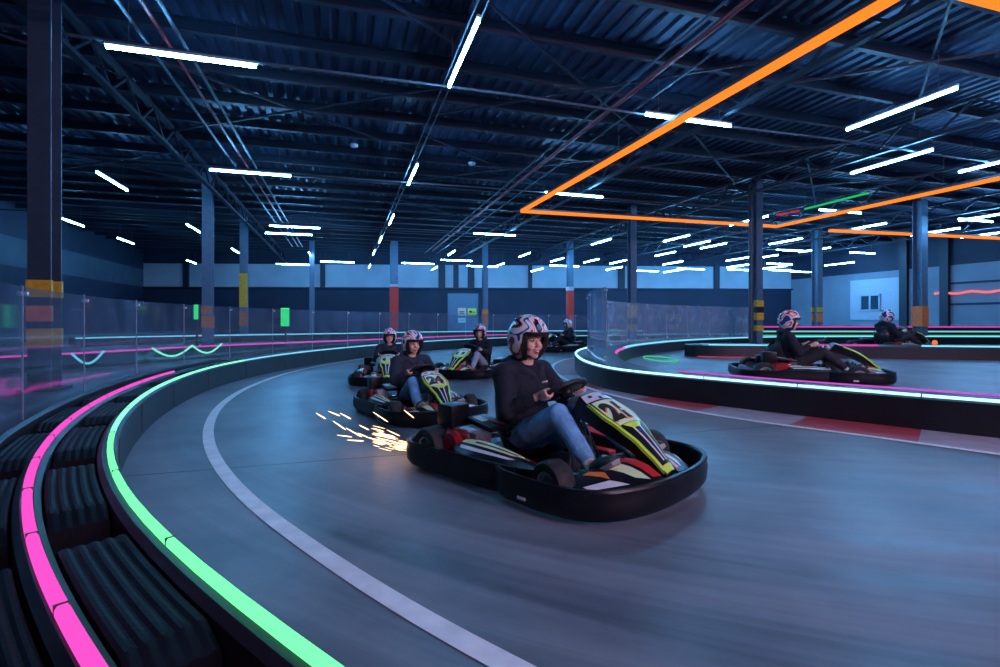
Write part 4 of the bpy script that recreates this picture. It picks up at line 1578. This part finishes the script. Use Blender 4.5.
    for s in (-1, 1):
        MB().box((0.16, s * 0.33, 0.115), (0.42, 0.09, 0.03), Matrix.Rotation(0.0, 3, 'Z'), 0.012).build('side_guard', M['red_vinyl'], k)
        pdl = MB().tube([(0.74, s * 0.10, 0.1), (0.72, s * 0.10, 0.24), (0.73, s * 0.25, 0.26), (0.75, s * 0.25, 0.18)], 0.011, 8).build('pedal', M['chassis'], k)
        MB().tube([(0.50, s * 0.13, 0.14), (0.58, s * 0.31, 0.155), (0.68, s * 0.31, 0.16), (0.76, s * 0.14, 0.17)], 0.012, 8).tube([(0.55, s * 0.30, 0.16), (0.55, s * 0.30, 0.07)], 0.01, 8).build('heel_guard', M['green_tube'], k)
    return k


# =================================================================== DRIVERS
def hand_parts(mb, Wc, n, ev, eu, side, elbow, R=(0.165, 0.145), sc=1.0):
    """a fist closed round the wheel rim; side -1 = right hand, +1 = left"""
    phi = 0.22
    o = (ev * side * math.cos(phi) * R[0] - eu * -math.sin(phi) * R[1])
    o = ev * side * math.cos(phi) * R[0] + eu * (-math.sin(phi)) * -R[1] * -1
    G_ = Wc + o
    o = o.normalized()
    t = n.cross(o).normalized()
    if t.dot(eu) < 0:
        t = -t                      # t points up along the rim (thumb side)
    wrist = G_ + o * 0.032 + n * 0.016 - t * 0.072
    # palm
    K = []
    for i in range(4):
        K.append(G_ + t * (0.034 - 0.0215 * i) + o * (0.034 - 0.003 * abs(i - 1)) + n * 0.018)
    for i in range(4):
        mb.cap(wrist + n * (0.010 - 0.007 * i) - o * (0.010 - 0.006 * i), K[i], 0.017, 0.0115, 10)
    lens = (0.92, 1.0, 0.95, 0.8)
    for i in range(4):
        q = K[i]
        a = G_ + t * (0.036 - 0.022 * i) + o * 0.030 * 1.0 - n * 0.020 * lens[i]
        b = G_ + t * (0.036 - 0.022 * i) + o * 0.0 - n * 0.030 * lens[i]
        c = G_ + t * (0.035 - 0.021 * i) - o * 0.023 * lens[i] - n * 0.012
        mb.cap(q, a, 0.0105, 0.0095, 10)
        mb.cap(a, b, 0.0095, 0.0088, 10)
        mb.cap(b, c, 0.0088, 0.0078, 10)
    # thumb from the side of the palm, lying over the rim
    a = wrist + t * 0.022 - o * 0.020 + n * 0.008
    b = G_ + t * 0.002 + n * 0.029 - o * 0.004
    c = G_ + t * 0.036 + n * 0.023 - o * 0.010
    mb.cap(a, b, 0.014, 0.011, 10)
    mb.cap(b, c, 0.011, 0.0085, 10)
    return wrist


def head_frame(c, yaw, pitch=0.0, roll=0.0):
    return Matrix.Translation(c) @ Matrix.Rotation(yaw, 4, 'Z') @ Matrix.Rotation(pitch, 4, 'Y') @ Matrix.Rotation(roll, 4, 'X')


def make_driver(label, top='hood_black', legs='jeans', helmet='helmet_a', yaw=0.0, smile=True, voxel=0.009, logo=False, pitch=0.05):
    HCt = Vector((-0.125, 0.0, 0.858))
    neck0 = Vector((-0.165, 0, 0.66))
    W0 = Vector((0.20, 0, 0.548))
    n = Vector((-0.5, 0, 0.866)).normalized()
    ev, eu = Vector((0, 1, 0)), Vector((n.z, 0, -n.x))
    sh = {s: Vector((-0.175, s * 0.195, 0.635)) for s in (-1, 1)}
    el = {-1: Vector((-0.07, -0.265, 0.415)), 1: Vector((-0.02, 0.27, 0.44))}
    hp = {s: Vector((-0.13, s * 0.09, 0.195)) for s in (-1, 1)}
    kn = {s: Vector((0.27, s * 0.165, 0.42)) for s in (-1, 1)}
    an = {-1: Vector((0.555, -0.225, 0.175)), 1: Vector((0.56, 0.225, 0.175))}
    HF = head_frame(HCt, yaw, pitch)

    def hv(x, y, z):
        return HF @ Vector((x, y, z))
    H3 = HF.to_3x3()
    # ---- body: one continuous skin
    mb = MB()
    mb.ell(hv(-0.005, 0, 0.02), (0.095, 0.077, 0.108), H3)
    mb.ell(hv(0.022, 0, -0.055), (0.068, 0.060, 0.072), H3)
    mb.ell(hv(0.066, 0, -0.098), (0.024, 0.028, 0.022), H3)
    mb.cap(hv(0.088, 0, 0.012), hv(0.108, 0, -0.026), 0.009, 0.0135, 10)
    for s in (-1, 1):
        mb.ell(hv(0.098, s * 0.011, -0.03), (0.010, 0.009, 0.008), H3)
        mb.ell(hv(0.060, s * 0.040, -0.034), (0.030, 0.026, 0.028), H3)
        mb.cap(hv(0.086, s * 0.012, 0.031), hv(0.070, s * 0.048, 0.030), 0.012, 0.010, 10)
        mb.ell(hv(-0.005, s * 0.079, -0.005), (0.02, 0.008, 0.03), H3)
    for (z, x0, r) in ((-0.058, 0.087, 0.0068), (-0.082, 0.082, 0.0078)):
        mb.cap(hv(x0 - 0.012, -0.026, z + 0.006), hv(x0, -0.008, z), r * 0.8, r, 10)
        mb.cap(hv(x0, -0.008, z), hv(x0, 0.008, z), r, r, 10)
        mb.cap(hv(x0, 0.008, z), hv(x0 - 0.012, 0.026, z + 0.006), r, r * 0.8, 10)
    mb.cap(neck0 - Vector((0.01, 0, 0.03)), hv(-0.012, 0, -0.06), 0.062, 0.053)
    mb.ell((-0.165, 0, 0.50), (0.105, 0.16, 0.17))
    mb.ell((-0.145, 0, 0.32), (0.105, 0.15, 0.17))
    mb.ell((-0.14, 0, 0.21), (0.12, 0.16, 0.10))
    for s in (-1, 1):
        wr = hand_parts(mb, W0, n, ev, eu, s, el[s])
        mb.cap((-0.168, s * 0.06, 0.64), sh[s], 0.06, 0.058)
        mb.cap(sh[s], el[s], 0.05, 0.041)
        mb.cap(el[s], wr, 0.041, 0.027)
        mb.cap(hp[s], kn[s], 0.08, 0.055)
        mb.cap(kn[s], an[s], 0.053, 0.036)
        mb.cap(an[s] - Vector((0.02, 0, 0.03)), an[s] + Vector((0.15, 0, 0.055)), 0.032, 0.026)
    body_o = mobj('person', remeshed(mb, voxel, 3), M['skin'])
    tag(body_o, label, 'person')
    # ---- face details
    for s in (-1, 1):
        e = MB().ell(hv(0.0765, s * 0.0315, 0.008), (0.0135, 0.0145, 0.0095 if not smile else 0.0085), H3).build('eye', M['eye'], body_o)
        MB().ell(hv(0.0875, s * 0.0315, 0.008), (0.004, 0.0072, 0.0072), H3).build('iris', M['iris'], e)
        MB().cap(hv(0.094, s * 0.014, 0.035), hv(0.078, s * 0.05, 0.038), 0.0055, 0.0035, 8).build('eyebrow', M['brow'], body_o)
    if smile:
        def arc(z0, up, x0, hw, k=9):
            return [hv(x0 - 0.55 * (abs(t) ** 2) * 0.030, t * hw, z0 + up * t * t) for t in [lerp(-1, 1, i / (k - 1)) for i in range(k)]]
        up_, lo_ = arc(-0.057, 0.006, 0.0925, 0.029), arc(-0.083, 0.030, 0.0895, 0.029)
        fwd = H3 @ Vector((1, 0, 0))
        mo = MB().quadgrid([[a.lerp(b, t) + fwd * (0.004 + 0.0 * t) for t in (0, 0.25, 0.5, 0.75, 1)] + [a.lerp(b, t) - fwd * 0.008 for t in (1, 0.5, 0)] for a, b in zip(up_, lo_)]).build('mouth', M['mouth'], body_o)
        MB().quadgrid([[a.lerp(b, t) + fwd * 0.0062 for t in (0.04, 0.25, 0.48)] + [a.lerp(b, t) - fwd * 0.004 for t in (0.48, 0.04)] for a, b in list(zip(up_, lo_))[1:-1]]).build('teeth', M['teeth'], mo)
        MB().tube([p + fwd * 0.004 for p in lo_], [0.002] + [0.0052] * 7 + [0.002], 8).build('lower_lip', M['lips'], body_o)
        MB().tube([p + fwd * 0.004 for p in up_], [0.002] + [0.0042] * 7 + [0.002], 8).build('upper_lip', M['lips'], body_o)
    else:
        for z, r in ((-0.059, 0.0048), (-0.078, 0.0055)):
            MB().tube([hv(0.089 - 8 * y * y, y, z) for y in (-0.024, -0.012, 0, 0.012, 0.024)], [0.002, r, r, r, 0.002], 8).build('lip', M['lips'], body_o)
    # ---- sweatshirt
    mb = MB()
    mb.ell((-0.175, 0, 0.525), (0.142, 0.205, 0.19))
    mb.ell((-0.145, 0, 0.35), (0.142, 0.19, 0.18))
    mb.ell((-0.14, 0, 0.235), (0.148, 0.192, 0.07))
    mb.cap((-0.235, -0.05, 0.70), (-0.235, 0.05, 0.70), 0.058, 0.058)        # folded hood
    mb.cap((-0.23, -0.085, 0.695), (-0.12, -0.10, 0.665), 0.05, 0.036)
    mb.cap((-0.23, 0.085, 0.695), (-0.12, 0.10, 0.665), 0.05, 0.036)
    mb.cap((-0.12, -0.10, 0.665), (-0.07, -0.03, 0.62), 0.036, 0.03)
    mb.cap((-0.12, 0.10, 0.665), (-0.07, 0.03, 0.62), 0.036, 0.03)
    for s in (-1, 1):
        hand_w = W0 + ev * s * 0.165
        mb2 = MB()
        wr = hand_parts(mb2, W0, n, ev, eu, s, el[s])
        mb.cap((-0.175, s * 0.07, 0.645), sh[s], 0.08, 0.080)
        mb.cap(sh[s], el[s], 0.076, 0.064)
        cuff = el[s].lerp(wr, 0.84)
        mb.cap(el[s], cuff, 0.057, 0.038)
        mb.cap(el[s].lerp(wr, 0.42), el[s].lerp(wr, 0.52), 0.053, 0.051)
        mb.cap(el[s].lerp(wr, 0.68), el[s].lerp(wr, 0.74), 0.049, 0.046)
        mb.cap(el[s].lerp(wr, 0.80), el[s].lerp(wr, 0.87), 0.041, 0.037)
        mb.cap(sh[s].lerp(el[s], 0.66) , sh[s].lerp(el[s], 0.76), 0.066, 0.064)
    hood = mobj('sweatshirt', remeshed(mb, max(0.007, voxel), 3), M[top], body_o)
    if logo:
        # small white chest mark: a few letter-like strokes
        c = Vector((-0.037, -0.085 + 0.16, 0.575))
        lg = MB()
        for i, (dy, w, h) in enumerate(((0, 0.010, 0.016), (0.016, 0.012, 0.012), (0.032, 0.012, 0.012), (0.047, 0.009, 0.014), (0.060, 0.007, 0.018))):
            lg.box(c + Vector((-0.0008 * i * i, dy - 0.028, 0.002 * (i % 2))), (0.006, w * 0.8, h * 0.75), Matrix.Rotation(0.25, 3, 'Y'))
        lg.build('chest_logo', M['white_vinyl'], hood, smooth=False)
    # ---- trousers
    mb = MB()
    mb.ell((-0.14, 0, 0.205), (0.135, 0.185, 0.10))
    for s in (-1, 1):
        mb.cap(hp[s], kn[s], 0.098, 0.072)
        mb.cap(kn[s], an[s].lerp(kn[s], 0.16), 0.07, 0.05)
        mb.cap(kn[s].lerp(an[s], 0.55), kn[s].lerp(an[s], 0.62), 0.061, 0.058)
        mb.cap(kn[s].lerp(an[s], 0.74), kn[s].lerp(an[s], 0.78), 0.058, 0.056)
        mb.cap(hp[s].lerp(kn[s], 0.3), hp[s].lerp(kn[s], 0.4), 0.094, 0.09)
    mobj('trousers', remeshed(mb, max(0.007, voxel), 3), M[legs], body_o)
    # ---- socks and shoes
    for s in (-1, 1):
        a = an[s]
        MB().cap(a.lerp(kn[s], 0.22), a - Vector((0.0, 0, 0.01)), 0.041, 0.040).build('sock', M['sock'], body_o)
        rot = Matrix.Rotation(-0.62, 3, 'Y') @ Matrix.Rotation(s * 0.12, 3, 'Z')
        def fv(x, y, z):
            return a + Vector((0.01, 0, -0.045)) + rot @ Vector((x, y, z))
        up = MB()
        up.ell(fv(-0.01, 0, 0.04), (0.052, 0.042, 0.05), rot)
        up.ell(fv(0.08, 0, 0.022), (0.085, 0.045, 0.04), rot)
        up.ell(fv(0.15, 0, 0.012), (0.065, 0.048, 0.03), rot)
        so = mobj('shoe', remeshed(up, 0.007, 2), M['shoe'], body_o)
        ol = [(-0.065, 0.0), (-0.05, 0.03), (0.0, 0.038), (0.08, 0.04), (0.15, 0.05), (0.2, 0.035), (0.222, 0.0)]
        ol = ol + [(x, -y) for x, y in reversed(ol[1:-1])]
        MB().quadgrid([[fv(x * e, y * e, z) for x, y in ol] for z, e in ((-0.026, 0.93), (-0.02, 1.0), (0.0, 1.0), (0.004, 0.95))]).build('sole', M['sole'], so)
    # ---- helmet: open-face shell with padded lining
    hc = Vector((-0.006, 0, 0.012))
    RX, RY, RZ = 0.158, 0.138, 0.170
    def hp_(az, elv, q=1.0):
        cz, sz = math.cos(elv), math.sin(elv)
        low = 1.0 if elv > 0 else 1.0 - 0.05 * (-elv) ** 2
        return hv(hc.x + RX * q * cz * math.cos(az) * low, hc.y + RY * q * cz * math.sin(az) * low, hc.z + RZ * q * sz)
    def opening(az):
        """lowest elevation of the shell at this azimuth (front is az = 0)"""
        a = abs(az)
        t = min(max((a - 0.95) / 0.28, 0), 1)
        t = t * t * (3 - 2 * t)
        return lerp(0.30, -1.0, t)
    NA, NE = 64, 16
    rings = []
    azs = [2 * PI * i / NA - PI for i in range(NA)]
    for j in range(NE + 1):
        rings.append([hp_(az, lerp(opening(az), PI / 2 * 0.985, j / NE)) for az in azs])
    inner = [[hp_(az, lerp(opening(az), PI / 2 * 0.985, j / NE), 0.93) for az in azs] for j in range(NE + 1)]
    mbh = MB().quadgrid(list(reversed(inner)) + rings, cap=True)
    hm = mbh.build('helmet', M[helmet], body_o, angle=60)
    # black edge trim around the opening
    MB().tube([hp_(az, opening(az), 0.985) for az in azs], 0.0075, 8, closed=True).build('edge_trim', M['helmet_lining'], hm)
    # black brow pad and cheek pads
    MB().quadgrid([[hp_(az, e_, q) for (e_, q) in ((0.42, 0.955), (0.25, 0.96), (0.16, 0.90), (0.20, 0.80), (0.42, 0.82))] for az in [lerp(-1.1, 1.1, i / 16) for i in range(17)]]).build('brow_pad', M['helmet_lining'], hm)
    for s in (-1, 1):
        MB().quadgrid([[hp_(s * az, e_, q) for (az, q) in ((1.25, 0.955), (0.95, 0.965), (0.80, 0.92), (0.82, 0.76), (1.25, 0.72))] for e_ in [lerp(0.35, -1.06, i / 12) for i in range(13)]]).build('cheek_pad', M['helmet_lining'], hm)
    MB().tube([hp_(az, -0.98, 0.80) for az in [lerp(-1.0, 1.0, i / 12) for i in range(13)]], 0.011, 8).build('chin_strap', M['helmet_lining'], hm)
    return body_o


def place(o, x, d, heading, sc=1.0):
    """heading: the way the kart points, in degrees from the picture's right, positive away from the viewer"""
    p = C(x, d)
    o.location = p
    o.rotation_euler = (0, 0, math.radians(heading) - YAW)
    o.scale = sc if isinstance(sc, tuple) else (sc, sc, sc)


karts = [
    # label kart, number, driver label, top, legs, helmet, head yaw, smile, voxel, logo, (x, d, heading, scale)
    ('black go-kart in front with yellow number 21 nose and sparks at its rear wheel', '21', 'smiling driver in black hoodie and multicolour helmet steering the front kart', 'hood_black', 'jeans', 'helmet_a', -0.12, True, 0.0055, True, (0.285, 3.40, -45.5, (0.945, 0.945, 1.0))),
    ('black go-kart with number 24 nose following the front kart', '24', 'driver in navy sweatshirt and blue jeans in the second kart', 'hood_navy', 'jeans', 'helmet_b', 0.0, True, 0.008, False, (-0.90, 5.45, -57, (0.78, 0.78, 0.86))),
    ('black go-kart half hidden behind the second kart at left', '', 'partly hidden driver behind the one in navy', 'hood_navy', 'grey_trousers', 'helmet_c', 0.0, False, 0.012, False, (-1.82, 8.3, -80, 0.84)),
    ('black go-kart in the middle distance turning towards the left', '', 'driver in dark top and pale trousers turning in the middle distance', 'hood_black', 'grey_trousers', 'helmet_b', 0.3, False, 0.012, False, (-0.43, 9.3, -118, 0.9)),
    ('most distant go-kart, near the far barrier left of the curved screen', '', 'small distant driver by the far barrier in a dark top', 'hood_black', 'trousers', 'helmet_c', 0.0, False, 0.014, False, (2.05, 16.2, -160, 1.0)),
    ('dark go-kart with long yellow nose on the inner track at right', '', 'driver in black with white helmet on the inner track', 'hood_black', 'trousers', 'helmet_b', -0.35, False, 0.010, False, (5.03, 8.5, -16, (1.2, 1.15, 1.13))),
    ('dark go-kart farther right beyond the island barrier', '', 'driver in black with white and blue helmet beyond the island barrier', 'hood_black', 'trousers', 'helmet_d', 0.2, False, 0.012, False, (11.95, 15.4, 4, 1.28)),
]
for (kl, num, dl, top, legs, hel, yw, sm, vx, lg, (x, d, hd, sc)) in karts:
    kt = make_kart(kl, num)
    place(kt, x, d, hd, sc)
    sc = sc[2] if isinstance(sc, tuple) else sc
    dv = make_driver(dl, top, legs, hel, yw, sm, vx, lg)
    place(dv, x, d, hd, sc)

# =================================================================== SPARKS behind the front kart
sp_px = [(316, 413, 326, 419), (333, 421, 346, 430), (346, 428, 362, 437), (328, 411, 340, 416), (340, 413, 351, 419), (359, 425, 369, 430), (358, 433, 369, 438), (337, 435, 352, 437), (347, 440, 364, 441), (366, 437, 382, 441), (373, 428, 384, 432), (387, 430, 400, 436), (404, 410, 414, 418), (373, 412, 388, 422), (380, 432, 396, 440)]
for i, (ax, ay, bx, by) in enumerate(sp_px):
    d = 3.85 + 0.05 * (i % 4)
    a = PD(ax, d, HC - d * (ay - HOR) / F_PX)
    b = PD(bx, d - 0.05, HC - (d - 0.05) * (by - HOR) / F_PX)
    b.z = max(b.z, 0.012)
    a.z = max(a.z, 0.012)
    o = MB().tube([a, a.lerp(b, 0.35), a.lerp(b, 0.8), b], [0.001, 0.0032, 0.0038, 0.001], 8).build('spark', M['spark'], origin=a.lerp(b, 0.5))
    tag(o, 'glowing spark flying behind the front kart, ' + ordinal(i) + ' counted from the far end', 'spark', 'sparks behind the front kart')
mb = MB()
rnd = random.Random(3)
root_p = PD(414, 3.72, 0.06)
for i in range(80):
    r = rnd.random() ** 0.7
    d = 3.70 + 0.12 * rnd.random()
    px_ = 414 - 40 * r - 3
    py_ = 449 - 2 - 24 * r * rnd.random() + 3 * rnd.random()
    L = 5 + 8 * rnd.random()
    a = PD(px_, d, max(0.01, HC - d * (py_ - HOR) / F_PX))
    b = PD(px_ + L, d, max(0.01, HC - d * (py_ + L * 0.25 - HOR) / F_PX))
    mb.tube([a, a.lerp(b, 0.6), b], [0.0006, 0.0022, 0.0008], 6)
o = mb.build('spark_shower', M['spark'], origin=root_p)
tag(o, 'dense shower of sparks at the rear corner of the front kart', 'sparks', None, 'stuff')

# =================================================================== LIGHT
w = bpy.data.worlds.new('hall_air')
scene.world = w
w.use_nodes = True
w.node_tree.nodes['Background'].inputs[0].default_value = (0.05, 0.12, 0.35, 1)
w.node_tree.nodes['Background'].inputs[1].default_value = 0.3
